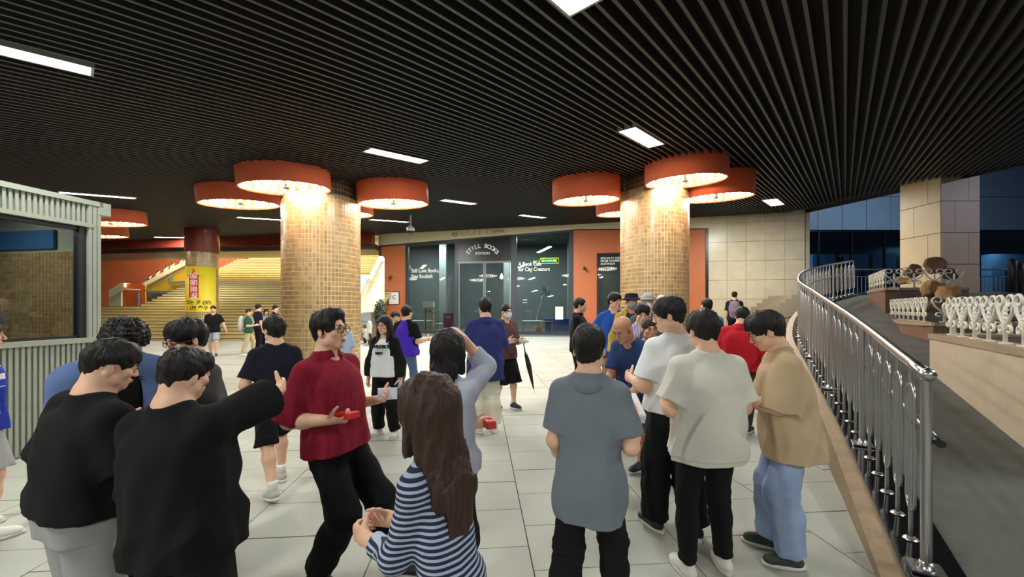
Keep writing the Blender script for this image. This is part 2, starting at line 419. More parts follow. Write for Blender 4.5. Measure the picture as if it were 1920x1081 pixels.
    def wholearm(i, h):
        el, wr, hd_, pn, cu, ua, fa = arms[i]; W1 = 1 + (W - 1) * .7
        f = Field(np.minimum(np.minimum(sh[i], el), wr) - .08, np.maximum(np.maximum(sh[i], el), wr) + .08, h)
        f.add(cone(sh[i], el, .052 * k * W1, .040 * k * W1))
        mid = el + fa * .09 * k
        f.add(cone(el, mid, .041 * k * W1, .042 * k * W1), .04); f.add(cone(mid, wr, .041 * k * W1, .027 * k), .03)
        return f.net()
    bare = o.get('sleeve', 'short') != 'long'
    for i in (0, 1):
        if o.get('nohand%d' % i): continue
        chunks.append(wholearm(i, res if bare else res * 1.6)); chunks.append(hand(i, hres))
    # torso core and legs (mostly under cloth)
    shorts = o.get('legs', 'long') == 'short'; lc = res if shorts else res * 1.6
    f = Field(V3(*(np.minimum.reduce([*an, *kn, *hips, neck0]) - .2)), np.maximum.reduce([*an, *kn, *hips, neck0]) + .2, lc)
    f.add(loft(pel, axv, side, [(-.10 * k, .12 * k * W, .085 * k * W, 0), (.1 * k, .115 * k * W, .085 * k * W, 0), (.3 * k, .125 * k * W, .09 * k * W, 0), (.44 * k, .11 * k, .07 * k, 0), (.49 * k, .05 * k, .05 * k, 0)]))
    for i in (0, 1):
        f.add(cone(hips[i], kn[i], (.075 if shorts else .06) * k * W, (.052 if shorts else .038) * k), .03)
        u = unit(an[i] - kn[i]); m = kn[i] + u * .13 * k - np.cross(u, V3(1, 0, 0)) * 0 
        back = V3(0, -.012 * k, 0)
        q = 1 if shorts else .72; f.add(cone(kn[i], m + back, .050 * k * q, .056 * k * q), .03); f.add(cone(m + back, an[i], .055 * k * q, .034 * k), .03)
    chunks.append(f.net())
    V, Q = join_nets(chunks); body = link('body', npmesh('body', V, Q), SKIN(o.get('tone', 0)), root)
    sd = int(abs(x)) % 17
    # shirt ----------------------------------------------------
    NR = (.054 if not fem else .046) * (1 + (W - 1) * .5)
    loose = o.get('loose', .02); hem = o.get('hem', -.10)
    sl = o.get('sleeve', 'short'); lo = np.minimum.reduce([arms[0][0], arms[1][0], arms[0][1], arms[1][1], pel, sh[0], sh[1]]) - .2
    hi = np.maximum.reduce([arms[0][0], arms[1][0], arms[0][1], arms[1][1], neck0, sh[0], sh[1]]) + .14; lo[2] = min(lo[2], pel[2] + (hem - .12) * k)
    def shirt(extra=0., h=res, sleeves=True, hem_=hem):
        f = Field(lo, hi, h); L_ = loose + extra; wf = -.012 * fem
        tb = [(hem_ * k - .03, (.158 * W + L_ * 1.25) * k, (.112 * W + L_ * 1.2) * k, 0),
              (-.02 * k, (.158 * W + L_ * 1.1) * k, (.112 * W + L_) * k, 0),
              (.10 * k, (.148 * W + L_ + wf) * k, (.104 * W + L_) * k, 0),
              (.22 * k, (.158 * W + L_ * .8 + wf) * k, (.114 * W + L_ * .8) * k, .004 * k),
              (.34 * k, (.168 * W + L_ * .5 + wf) * k, (.118 * W + L_ * .5) * k, .004 * k),
              (.42 * k, (.155 * W + L_ * .2 + wf) * k, (.100 * W + L_ * .3) * k, 0),
              (.465 * k, (.108 + wf) * k, max(.086, NR * 1.5) * k, -.006 * k), (.500 * k, NR * 1.42 * k, (NR * 1.36) * k, -.010 * k), (.530 * k, NR * 1.27 * k, NR * 1.24 * k, -.012 * k)]
        tb.sort(key=lambda r: r[0])
        f.add(loft(pel, axv, side, tb, 2.5))
        for i in (0, 1):
            el, wr, hd_, pn, cu, ua, fa = arms[i]; W1 = 1 + (W - 1) * .8; e = extra
            q = -1 if i == 0 else 1
            f.add(cone(B(q * .034, -.022, .535), B(q * .13, -.01, .460), .036 * k + e, .038 * k + e), .03)
            f.add(cone(B(q * .045, -.018, .497), sh[i] + V3(0, 0, .002), .028 * k + e, .052 * k * W1 + e), .04)
            t_ = hips[i] + (kn[i] - hips[i]) * (.45 if not shorts else .3)
            f.add(cone(hips[i], t_, .098 * k * W + .010 + e, .088 * k * W + .010 + e), .03)
            if not sleeves: continue
            if sl == 'short':
                fr = o.get('slen', .78); c_ = V3(*(sh[i] + ua * .285 * k * fr))
                f.add(cone(sh[i], c_, (.055 * W1 + loose * .25) * k + e, (.062 * W1 + loose * .7) * k + e, cut=1.0), .04)
            elif sl == 'half':
                f.add(cone(sh[i], el + ua * .01, (.055 * W1 + loose * .25) * k + e, (.058 * W1 + loose * .9) * k + e, cut=1.0), .04)
            else:
                wo = o.get('cuff', .95); f.add(cone(sh[i], el, (.054 * W1 + loose * .3) * k + e, (.050 * W1 + loose * .6) * k + e), .03)
                f.add(cone(el, el + fa * .245 * k * wo, (.050 * W1 + loose * .6) * k + e, (.036 + loose * .6) * k + e, cut=1.0), .025)
        am = o.get('fold', .017)
        def fold(P):
            q = P - pel; t = q @ axv; g = np.clip(1.10 - t / (.48 * k), .08, 1.0)
            v = wob(P, .17, (1, 1, .35), sd); r = 1 - np.abs(wob(P, .26, (1, 1, .6), sd + 3)) * 1.4
            return -(v * .5 + r * .5) * am * g
        if s > 60: f.warp(fold)
        if o.get('waistband'):
            f.warp(lambda P: np.where(((P - pel) @ axv) < (hem_ + .03) * k, .010, 0.))
        return f
    if o.get('sleeve_mat'):
        g = shirt(.004); q = shirt(.0, sleeves=False); q.F = q.F - .0
        for i in (0, 1):                                             # raglan line: cut the torso off the sleeves
            pass
        g.add(loft(pel, axv, side, [(-.4, .135 * k * W, .4, 0), (.30 * k, .135 * k * W, .4, 0), (.43 * k, .080 * k, .4, 0), (.60 * k, .02 * k, .4, 0)], 3), 0, '-'); g.plane(pel + axv * hem * k, -axv)
        if o.get('slv_up'): pass
        g.add(cone(B(0, .012, .548), B(0, -.01, .60), .066 * k, .085 * k), .004, '-')
        q2 = Field(lo, hi, g.h); q2.add(loft(pel, axv, side, [(-.5, .5, .5, 0), (.235 * k, .5, .5, 0)], 3))
        for i in (0, 1):
            el, wr, hd_, pn, cu, ua, fa = arms[i]
            q2.add(cone(sh[i] + ua * .10 * k, el, (.078 + loose * .4) * k, (.074 + loose * .5) * k), 0, '-'); q2.add(cone(el, wr, .09 * k, .09 * k), 0, '-')
        g.F = np.maximum(g.F, -q2.F)
        n_ = g.net()
        if n_: link('sleeve', npmesh('sleeve', *n_), o['sleeve_mat'](), root)
    f = shirt()
    f.plane(pel + axv * hem * k, -axv * 1.0 + (fwd * .0))
    vn = o.get('neckline', 0.0)
    f.add(cone(B(0, .010 + vn, .582), B(0, -.0 + vn, .64), NR * 1.08 * k + vn * .3, NR * 1.4 * k), .004, '-'); f.add(ell(B(0, .055, .510), V3(.052, .05, .034) * k), .01, '-')
    sm = o['shirt'](); V, Q = f.net(); sho = link('shirt', npmesh('shirt', V, Q), sm, root)
    if s > 90 and not o.get('collar'):                               # ribbed neckband
        m = MB(); ring = []
        for q in range(20):
            a = q * math.pi / 10; ring.append(B(NR * 1.22 * math.sin(a), -.008 + vn * .6 + NR * 1.22 * math.cos(a), .520 - (.044 + vn * .8) * max(0, math.cos(a)) + .006 * max(0, -math.cos(a))))
        m.tube(ring, .0065 * k, 6, closed=True); m.build('neckband', sm, root)
    if o.get('collar'):
        g = Field(neck0 - .14, neck0 + .14, hh)
        g.add(cone(B(0, -.014, .488), B(0, -.012, .548), .100 * k, .076 * k, cut=1.0))
        g.add(cone(B(0, -.010, .44), B(0, -.004, .62), .068 * k, .064 * k), 0, '-')
        g.add(ell(B(0, .085, .555), V3(.030, .05, .065) * k), .004, '-')
        g.plane(B(0, -.02, .472), -axv + fwd * .35)
        n = g.net()
        if n: link('collar', npmesh('collar', *n), o['collar'](), root)
    if o.get('jacket'):                                               # open overshirt
        g = shirt(.042, sleeves=True, hem_=hem - .02); g.plane(pel + axv * (hem - .02) * k, -axv)
        q = shirt(.014, sleeves=False); g.F = np.maximum(g.F, -q.F)
        g.add(loft(pel + fwd * .16 * k, axv, side, [(-.3, .05 * k, .16, 0), (.6, .06 * k, .16, 0)]), 0, '-')
        g.add(cone(B(0, .0, .50), B(0, .0, .60), .066 * k, .09 * k), .004, '-')
        V, Q = g.net(); link('jacket', npmesh('jacket', V, Q), o['jacket'](), root)
    # trousers -------------------------------------------------
    lw = o.get('lw', .0); lend = o.get('lend', .97)
    ll = np.minimum.reduce([*an, *kn, *hips]) - .17; lh = np.maximum.reduce([*an, *kn, *hips]) + .17
    f = Field(ll, lh, res * 1.05)
    f.add(loft(pel, axv * .5 + V3(0, 0, .5), V3(1, 0, 0), [(-.12 * k, .155 * k * W, .105 * k * W, -.004), (0, .158 * k * W, .112 * k * W, -.008), (.06 * k, .140 * k * W, .098 * k * W, -.004), (.09 * k, .128 * k * W, .084 * k * W, 0)]))
    for i in (0, 1):
        hp_ = hips[i] + V3(0, -.006, -.03 * k)
        if shorts:
            fr = o.get('short_len', .92); e = hips[i] + (kn[i] - hips[i]) * fr
            f.add(cone(hp_, e, .090 * k * W, (.078 + lw) * k, cut=1.0), .03)
            if fr > 1.02: pass
        else:
            f.add(cone(hp_, kn[i], .092 * k * W, (.071 + lw) * k), .03)
            e = kn[i] + (an[i] - kn[i]) * lend
            f.add(cone(kn[i], kn[i] + (e - kn[i]) * .4 + V3(0, -.006, 0), (.071 + lw) * k, (.068 + lw) * k), .03)
            f.add(cone(kn[i] + (e - kn[i]) * .4 + V3(0, -.006, 0), e, (.068 + lw) * k, (.052 + lw * 1.25) * k, cut=1.0), .03)
    sd2 = int(abs(x)) % 13
    def lf_(P):
        v = wob(P, .15, (1, 1, .3), sd2 + 2); hgt = P[..., 2] / k; kz = np.exp(-((hgt - .47) / .1) ** 2) + np.exp(-((hgt - .12) / .07) ** 2) + .25
        return -(v * .006 + wob(P, .10, (.5, .5, 1.2), sd2) * .006 * (kz - .25))
    if s > 60: f.warp(lf_)
    V, Q = f.net(); link('shorts' if shorts else 'trousers', npmesh('trousers', V, Q), o['trousers'](), root)
    # shoes ----------------------------------------------------
    shm = o.get('shoe', lambda: mat('shoe_black', (30, 30, 32), .5))(); som = o.get('sole', lambda: mat('sole_white', (214, 212, 205), .6))()
    if not o.get('noshoes'):
        for i, ft in ((0, lf), (1, rf)):
            A = V3(*an[i]); yw = R(ft[3]) if len(ft) > 3 else R((1 if i == 0 else -1) * 9); pt = R(ft[4]) if len(ft) > 4 else 0
            M = np.array(Matrix.Rotation(yw, 3, 'Z') @ Matrix.Rotation(-pt, 3, 'X'), np.float32)
            S = lambda a, b, c: A + (M @ V3(a, b, c - .085)) * k
            h = min(max(res, .006), .02) if s > 80 else res; g = Field(A - .27, A + .27, h)
            g.add(cone(S(0, -.035, .045), S(0, .13, .036), .040 * k, .036 * k, M[:, 2], .85))
            g.add(cone(S(0, -.015, .05), S(0, -.005, .10), .040 * k, .039 * k), .02)
            g.add(cone(S(0, .02, .07), S(0, .11, .045), .034 * k, .03 * k), .025)
            g.plane(S(0, 0, .022), -M[:, 2]); n = g.net()
            so = link('shoe', npmesh('shoe', *n), shm, root)
            pr = []
            for q in range(20):
                a = 2 * math.pi * q / 20; w_ = .043 * (1 - .12 * math.cos(a)); pr.append(S(w_ * math.sin(a), .05 - .135 * -math.cos(a) * 1.0 - .005, 0))
            m = MB(); b0 = len(m.v); up = M[:, 2] * .026 * k
            m.v += [tuple(p) for p in pr] + [tuple(p + up) for p in pr]
            m.f.append(tuple(reversed(range(20)))); m.f.append(tuple(range(20, 40))); m.sm += [False, False]
            for q in range(20): m.f.append((q, (q + 1) % 20, 20 + (q + 1) % 20, 20 + q)); m.sm.append(True)
            m.build('sole', som, so)
            if s > 150 and o.get('laces'):
                m = MB()
                for q in range(4): m.tube([S(-.022, .035 + q * .018, .092 - q * .009), S(0, .04 + q * .018, .098 - q * .009), S(.022, .035 + q * .018, .092 - q * .009)], .0035, 5)
                m.build('laces', o['laces'](), so)
            if shorts or o.get('sock'):
                MB().tube([tuple(S(0, -.01, .07)), tuple(S(0, -.012, .135 if shorts else .10)), tuple(S(0, -.012, .165 if shorts else .12))], [.040 * k, .039 * k, .043 * k], 14).build('sock', o.get('sock', lambda: mat('sock_white', (225, 225, 222), .9))(), root)
    # hair -----------------------------------------------------
    hk_ = o.get('hair', 'short'); hm = o.get('hairmat', H_BLACK)(); th_ = o.get('hth', 1.0)
    if hk_ != 'bald':
        long_ = hk_ in ('long', 'longback'); lo = hc - .2; hi = hc + .19
        if long_: lo = lo - V3(0, .12, (o.get('hlen', .34) + .04) * k)
        f = Field(lo, hi, hh if s > 90 else res)
        thk = {'short': .013, 'buzz': .005, 'full': .021, 'curly': .030, 'long': .017, 'longback': .018, 'fringe': .008}[hk_] * th_
        f.add(ell(T(0, -.016, .036), (V3(.078, .096, .088) + thk * V3(.75, .9, 1)) * hs, HM))
        if hk_ == 'full' or hk_ == 'curly': f.add(ell(T(0, .03, .068), V3(.062 + thk * .6, .062, .052 + thk * .5) * hs, HM), .03)
        if o.get('quiff'): f.add(ell(T(0, .045, .098), V3(.056, .052, .036) * hs, HM), .03)
        # open the face and the neck
        f.add(ell(T(0, .112, -.036), V3(.070, .068, .085 if hk_ != 'full' else .078) * hs, HM) if not o.get('quiff') else ell(T(0, .116, -.012), V3(.070, .060, .102) * hs, HM), .012, '-')
        if not long_:
            f.add(ell(T(0, -.052, -.028), V3(.060, .048, .058) * hs, HM), .02); n_ = HM @ V3(0, .50, -1.); f.plane(T(0, .0, -.030), n_)
            for q in (-1, 1): f.add(ell(T(q * .085, .012, -.022), V3(.022, .034, .040) * hs, HM), .008, '-')
            if hk_ in ('short', 'full', 'buzz'):
                for q in (-1, 1): f.add(ell(T(q * .118, -.03, -.03), V3(.04, .08, .055) * hs, HM), .02, '-')
        else:
            Lh = o.get('hlen', .34) * k; bd = -fwd * (.03 + o.get('hback', 0)) + V3(0, 0, -1.) * 1
            wd = o.get('hwide', .078)
            a0 = T(0, -.04, -.01); a1 = T(0, -.05, -.10) - fwd * .012; am2 = a1 + unit(-axv - fwd * (.26 + o.get('hback', 0))) * .15 * hs; a2 = am2 - axv * max(.02, Lh - .25)
            f.add(cone(a0, a1, (wd + .012) * hs, wd * 1.0 * hs, HM[:, 1], .72), .03)
            f.add(cone(a1, am2, wd * hs, wd * .92 * hs, HM[:, 1], .52), .03); f.add(cone(am2, a2, wd * .92 * hs, wd * .55 * hs, fwd, .42), .03)
            for q in (-1, 1):
                p = T(q * .070, .02, -.01); p1 = T(q * .074, .018, -.11); f.add(cone(p, p1, .022 * hs, .02 * hs), .02)
                if hk_ == 'long':
                    p2 = B(q * .072, .095, .36); f.add(cone(p1, p2, .021 * hs, .020 * hs), .02); f.add(cone(p2, B(q * .078, .108, .26), .020 * hs, .009 * hs), .015)
            f.add(ell(T(0, .10, -.065), V3(.052, .06, .055) * hs, HM), .008, '-')
        if hk_ == 'fringe' or o.get('bangs'):
            for q in range(7):
                b = (q - 3) * .018; f.add(cone(T(b * .8, .06, .100), T(b * 1.15, .099 - abs(b) * .32, .036 + .006 * (q % 2)), .018 * hs, .008 * hs), .008)
        if hk_ == 'curly': f.warp(lambda P: -wob(P, .034, (1, 1, 1), 4) * .009 - wob(P, .09, (1, 1, 1), 7) * .008)
        else:
            am = .0028 if s > 150 else .003
            st = (1, 1, .15) if long_ else (1, .8, .25)
            f.warp(lambda P: -wob(P, .024, st, 2 + sd) * am - wob(P, .075, st, 9 + sd) * (.005 if hk_ != 'buzz' else .001))
        n = f.net()
        if n: link('hair', npmesh('hair', *n), hm, root)
    # face features --------------------------------------------
    if s > 45 and not o.get('backview'):
        dark = mat('iris_dark', (28, 20, 18), .3); m = MB(); w_ = MB()
        def blob(mb, c, rx, ry, rz, n=10):
            b = len(mb.v)
            for i in range(1, 6):
                for j in range(n):
                    t = math.pi * i / 6; a = 2 * math.pi * j / n; v = T(c[0] + rx * math.sin(t) * math.cos(a), c[1] + ry * math.cos(t), c[2] + rz * math.sin(t) * math.sin(a)); mb.v.append(tuple(v))
            for i in range(4):
                for j in range(n): mb.f.append((b + i * n + j, b + i * n + (j + 1) % n, b + (i + 1) * n + (j + 1) % n, b + (i + 1) * n + j)); mb.sm.append(True)
            mb.f.append(tuple(b + j for j in reversed(range(n)))); mb.sm.append(True); mb.f.append(tuple(b + 4 * n + j for j in range(n))); mb.sm.append(True)
        eb = MB()
        for q in (-1, 1):
            blob(w_, (q * .031, .0875, .0035), .0125, .006, .0048); blob(m, (q * .031, .0915, .0035), .0055, .004, .0046)
            m.tube([T(q * .017, .0925, .0055), T(q * .031, .0955, .0098), T(q * .045, .088, .0062)], .0016, 5)
            eb.tube([T(q * .014, .0965, .0235), T(q * .030, .097, .029), T(q * .049, .085, .0245)], [.0032, .0042, .002], 6)
        w_.build('eyes', mat('eye_white', (225, 220, 214), .3), root); m.build('irises', dark, root); eb.build('eyebrows', H_BLACK(), root)
        if not o.get('mask'):
            lp = MB(); lp.tube([T(-.023, .089, -.0655), T(-.009, .0975, -.0620), T(0, .0985, -.0632), T(.009, .0975, -.0620), T(.023, .089, -.0655)], [.002, .0042, .0038, .0042, .002], 6)
            lp.tube([T(-.021, .089, -.067), T(0, .0965, -.0715), T(.021, .089, -.067)], [.002, .0052, .002], 6)
            lp.build('lips', mat('lips', (188, 112, 100), .5), root)
    if o.get('glasses'):
        g = MB(); gm = mat('frame_' + o['glasses'], {'black': (20, 18, 18), 'brown': (90, 50, 40), 'wire': (120, 110, 100)}[o['glasses']], .35); r_ = .0016 if o['glasses'] == 'wire' else .0024
        for q in (-1, 1):
            rim = [T(q * (.034 + .0245 * math.copysign(abs(math.cos(a)) ** .7, math.cos(a))), .106 - abs(math.cos(a) + 1) * .003, .000 + .0185 * math.copysign(abs(math.sin(a)) ** .7, math.sin(a))) for a in [i * math.pi / 8 for i in range(16)]]
            g.tube(rim, r_, 5, closed=True); g.tube([T(q * .058, .100, .006), T(q * .078, .05, .004), T(q * .084, -.01, .004)], r_, 5)
        g.tube([T(-.010, .107, .004), T(0, .109, .006), T(.010, .107, .004)], r_, 5); go = g.build('glasses', gm, root)
    if o.get('mask'):
        f = Field(hc - .18, hc + .18, min(hh, .006)); f.add(ell(T(0, .022, -.045), V3(.066, .083, .075) * hs, HM)); f.add(ell(T(0, .085, -.05), V3(.03, .03, .045) * hs, HM), .02)
        f.plane(T(0, 0, -.014), HM @ V3(0, -.15, 1)); f.plane(T(0, .018, 0), -HM[:, 1]); f.plane(T(0, 0, -.115), -HM[:, 2])
        mo = link('face_mask', npmesh('face_mask', *f.net()), o['mask'](), root)
        st = MB()
        for q in (-1, 1): st.tube([T(q * .066, .03, -.03), T(q * .079, .0, -.005), T(q * .084, -.02, .0)], .0018, 5); st.tube([T(q * .06, .03, -.085), T(q * .076, .0, -.05), T(q * .083, -.02, -.03)], .0018, 5)
        st.build('ear_loop', o['mask'](), mo)
    if o.get('hat'):
        f = Field(hc - .22, hc + .22, max(.006, hh)); kind, hmat = o['hat']
        if kind == 'bucket':
            f.add(cone(T(0, -.012, .04), T(0, -.012, .115), .105 * hs, .088 * hs, cut=1.0)); f.plane(T(0, 0, .03), -HM[:, 2])
            br = cone(T(0, -.01, .012), T(0, -.01, .05), .150 * hs, .108 * hs, cut=1.0); f2 = Field(hc - .22, hc + .22, f.h); f2.add(br); f2.plane(T(0, 0, .016), -HM[:, 2]); f.F = np.minimum(f.F, f2.F)
        else:
            f.add(ell(T(0, -.014, .045), V3(.094, .112, .098) * hs, HM)); f.plane(T(0, .0, .038), HM @ V3(0, .15, -1))
            f.warp(lambda P: -wob(P, .05, (1, 1, .4), 3) * .003)
            if kind == 'cap': f.add(cone(T(-.035, .09, .05), T(.035, .09, .05), .05 * hs, .05 * hs, HM[:, 2], .18)); 
        link('hat', npmesh('hat', *f.net()), hmat(), root)
    root_inv = None
    info = dict(root=root, B=B, T=T, arms=arms, sh=sh, pel=pel, k=k, an=an, kn=kn, hc=hc, neck0=neck0, axv=axv, fwd=fwd, side=side)
    def Wd(p): return Matrix.Translation((X, Y, base)) @ Matrix.Rotation(R(yaw), 4, 'Z') @ Vector([float(c) for c in p])
    info['world'] = Wd; info['yaw'] = yaw
    return info
def palm(p, i, a=.09, c=.03, b=0):      # world point in front of the palm of arm i
    el, wr, hd_, pn, cu, ua, fa = p['arms'][i]; return p['world'](wr + hd_ * a * p['k'] + pn * c * p['k'])
# ------------------------------------------------------------ the setting
# floor: paving slabs (near ones one by one), then joined
slab_m = mat('paving_stone', (166, 168, 158), .62, noise=.13, nscale=1.1, bump=.25, bscale=30, island=.06)
joint_m = mat('paving_joint', (92, 92, 88), .9)
MB().box(-34, 40, -8, 44, -.30, -.012).build('floor', joint_m)
floor = bpy.data.objects['floor']; tag(floor, kind='structure')
VPX = (900 - CX) / F; ang_f = math.atan2(VPX, 1.0); du = Vector((math.sin(ang_f), math.cos(ang_f))); dv = Vector((du.y, -du.x))
x1 = on_z(1003, 1081); x1 = Vector((x1.x, x1.y)); off = x1.dot(dv); offu = on_z(960, 882).y
sl_me = None; stuff = MB(); near = []
TW, TD = 1.05, .50
for i in range(-34, 34):
    for j in range(-16, 88):
        c = dv * (off + (i + .5) * TW) + du * (offu + (j + .5) * TD + (.25 if i % 2 else 0))
        if c.y < -8 or c.y > 43 or abs(c.x) > 33: continue
        inview = c.y > 1.2 and abs(c.x) < c.y * 1.36 + .8 and c.y < 7.6
        near.append((c.y if inview else 99, c, i, j))
near.sort(key=lambda t: t[0])
def slab(mb, c, dz, g=.004):
    a = dv * (TW / 2 - g); b = du * (TD / 2 - g); P = [c - a - b, c + a - b, c + a + b, c - a + b]
    mb.hexa([(p.x, p.y, -.03) for p in P] + [(p.x, p.y, dz) for p in P]); return mb
nparts = 0
for key, c, i, j in near:
    dz = -.0008 * ((i * 7 + j * 13) % 4)
    if key < 99 and nparts < 300: slab(MB(), c, dz).build('paving_slab', slab_m, floor); nparts += 1
    else: slab(stuff, c, dz)
tag(stuff.build('paving_slabs', slab_m, floor), kind='stuff')

# ceiling: sloping dark soffit with metal slats
soffit_m = mat('soffit_black', (15, 14, 14), .9)
slat_m = mat('slat_brown', (49, 46, 45), .5, noise=.05, nscale=3, metal=.0, spec=.6)
poly = [(-30, -8), (12.6, -8), (14.2, 10.6), (16.0, 20.95), (10.4, 26), (-30, 26)]
m = MB(); m.prism([(x, y, ceil_z(x, y)) for x, y in poly], .13, .24); ceiling = m.build('ceiling', soffit_m); tag(ceiling, kind='structure')
u2 = Vector((.868, 1.0)).normalized(); n2 = Vector((u2.y, -u2.x)); SP = .14
def clip(c):
    lo, hi = -1e9, 1e9; p = n2 * c
    for i in range(len(poly)):
        a = Vector(poly[i]); b = Vector(poly[(i + 1) % len(poly)]); e = b - a; nn = Vector((-e.y, e.x)); den = nn.dot(u2); num = nn.dot(a - p)
        if abs(den) < 1e-9: continue
        t = num / den
        if den > 0: lo = max(lo, t)
        else: hi = min(hi, t)
    return (lo, hi) if hi - lo > .1 else None
cs = [c * SP for c in range(-300, 120)]; cs.sort(key=lambda c: abs(c - 1))
stuff = MB(); cnt = 0
for c in cs:
    r_ = clip(c)
    if not r_: continue
    a = n2 * c + u2 * r_[0]; b = n2 * c + u2 * r_[1]; w = n2 * .017
    def cp(p, dz): return (p.x, p.y, ceil_z(p.x, p.y) + dz)
    mb = MB() if cnt < 300 else stuff
    mb.hexa([cp(a - w, 0), cp(a + w, 0), cp(b + w, 0), cp(b - w, 0), cp(a - w, .10), cp(a + w, .10), cp(b + w, .10), cp(b - w, .10)])
    if cnt < 300: mb.build('slat', slat_m, ceiling)
    cnt += 1
tag(stuff.build('slats', slat_m, ceiling), kind='stuff')
# outer edge trim of the soffit
m = MB()
for i in (1, 2): a, b = poly[i], poly[i + 1]; m.bar((a[0] + .05, a[1], ceil_z(*a) + .09), (b[0] + .05, b[1], ceil_z(*b) + .09), .1, .26)
tag(m.build('trim_1', mat('trim_dark', (34, 33, 34), .5)), kind='structure')

# ceiling panels (fluorescent fixtures) ------------------------
panel_m = mat('lamp_panel', (255, 252, 240), .5, emit=14.0); steel_m = mat('fixture_white', (150, 150, 146), .4)
ang_s = math.atan2(u2.x, u2.y)
def panel(p0, p1, label, wid=.30, L=None, power=1.0):
    a = on_ceil(*p0) if len(p0) == 2 else Vector(p0); b = on_ceil(*p1) if len(p1) == 2 else Vector(p1); c = (a + b) / 2; L = L or max(.5, min(2.6, (b - a).length))
    root = empty('ceiling_light', (c.x, c.y, ceil_z(c.x, c.y)), 0, label, 'ceiling light', 'fluorescent panels set into the slatted ceiling')
    du3 = Vector((u2.x, u2.y, CB * u2.x + CC * u2.y)).normalized(); dn = Vector((n2.x, n2.y, CB * n2.x + CC * n2.y)).normalized(); up = dn.cross(du3) * 1
    if up.z < 0: up = -up
    def bx(mb, l, w, z0, z1, ox=0, oy=0):
        P = []
        for z in (z0, z1):
            for sl, sw in ((-1, -1), (1, -1), (1, 1), (-1, 1)): P.append(du3 * (sl * l + ox) + dn * (sw * w + oy) + up * z)
        mb.hexa(P)
    m = MB(); bx(m, L / 2 + .02, wid / 2 + .02, .035, .12); 
    for q in (-1, 1): bx(m, L / 2 + .03, .012, -.012, .035, 0, q * (wid / 2 + .012)); bx(m, .012, wid / 2 + .02, -.012, .035, q * (L / 2 + .012))
    m.build('housing', steel_m, root)
    m = MB(); bx(m, L / 2, wid / 2, .0, .03); m.build('diffuser', panel_m, root)
    al = area_light('panel_light', c - Vector((0, 0, .03)) , P_PANEL * power * L / 1.3, wid * .9, L, (.98, 1.0, .93)); al.location = c - up * .04
    Mx = Matrix((dn, du3, dn.cross(du3))).transposed(); 
    if (Mx @ Vector((0, 0, -1))).z > 0: Mx = Matrix((-dn, du3, (-dn).cross(du3))).transposed()
    al.rotation_euler = Mx.to_euler()
for a in [((-60, 78), (170, 132), 'long glowing ceiling panel cut by the upper left frame edge', .24),
          ((1045, -45), (1086, 14), 'bright ceiling panel at the very top edge above the centre'),
          ((690, 280), (794, 303), 'glowing ceiling panel above and right of the left column lamps'),
          ((1178, 241), (1228, 273), 'glowing ceiling panel just above the right column lamps'),
          ((115, 358), (248, 373), 'long thin glowing ceiling panel over the corrugated booth corner', .24),
          ((828, 375), (891, 382), 'glowing ceiling panel between the two columns, above the shop sign', .30, None, 2.6),
          ((976, 403), (1021, 408), 'small glowing ceiling panel above the right shop window', .30, None, 2.6),
          ((450, 406), (526, 413), 'glowing ceiling panel partly behind the left column, on its left side'),
          ((702, 410), (757, 417), 'glowing ceiling panel just right of the left column, by the dome camera', .30, None, 2.6),
          ((297, 443), (366, 447), 'farthest glowing ceiling panel above the yellow banner column', .30, None, 2.2),
          ((1440, 374), (1461, 384), 'small square ceiling panel at the right above the pale stone wall', .5, None, 1.9)]:
    panel(a[0], a[1], a[2], *(a[3:]))
for (x, y, wd) in ((-4.2, -.6, 'a little to the left'), (1.6, -3.4, 'almost straight above'), (-9.5, 1.0, 'far to the left over the booth'), (5.5, .5, 'to the right by the railing'), (-11, -4.5, 'far back on the left'), (-3, -5.5, 'farthest back in the middle')):
    p = (x, y, ceil_z(x, y)); q = (x + u2.x * 1.3, y + u2.y * 1.3, ceil_z(x + u2.x * 1.3, y + u2.y * 1.3)); panel(p, q, 'ceiling panel behind the viewer, ' + wd, L=1.3)

# tiled columns --------------------------------------------------
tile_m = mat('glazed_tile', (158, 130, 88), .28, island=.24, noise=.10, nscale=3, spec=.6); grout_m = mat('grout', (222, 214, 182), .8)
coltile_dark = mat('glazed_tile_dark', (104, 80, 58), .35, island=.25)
def tiles_ring(mb, rad, z0, z1, th=.085, hh=.115, gap=.012, a0=0, a1=2 * math.pi, top=None):
    n = int(round((a1 - a0) * rad / th)); rows = int(round((z1 - z0) / hh)); dh = (z1 - z0) / rows
    for i in range(n):
        t0 = a0 + (a1 - a0) * i / n + gap / 2 / rad; t1 = a0 + (a1 - a0) * (i + 1) / n - gap / 2 / rad
        for j in range(rows):
            za, zb = z0 + j * dh + gap / 2, z0 + (j + 1) * dh - gap / 2; b = len(mb.v); r2 = rad + .008
            for (rr, g) in ((rad - .002, 0), (r2, .002)):
                mb.v += [(rr * math.cos(t0), rr * math.sin(t0), za + g), (rr * math.cos(t1), rr * math.sin(t1), za + g), (rr * math.cos(t1), rr * math.sin(t1), zb - g), (rr * math.cos(t0), rr * math.sin(t0), zb - g)]
            for f in ((4, 5, 6, 7), (0, 1, 5, 4), (1, 2, 6, 5), (2, 3, 7, 6), (3, 0, 4, 7)): mb.f.append(tuple(b + k for k in f)); mb.sm.append(False)
    return mb
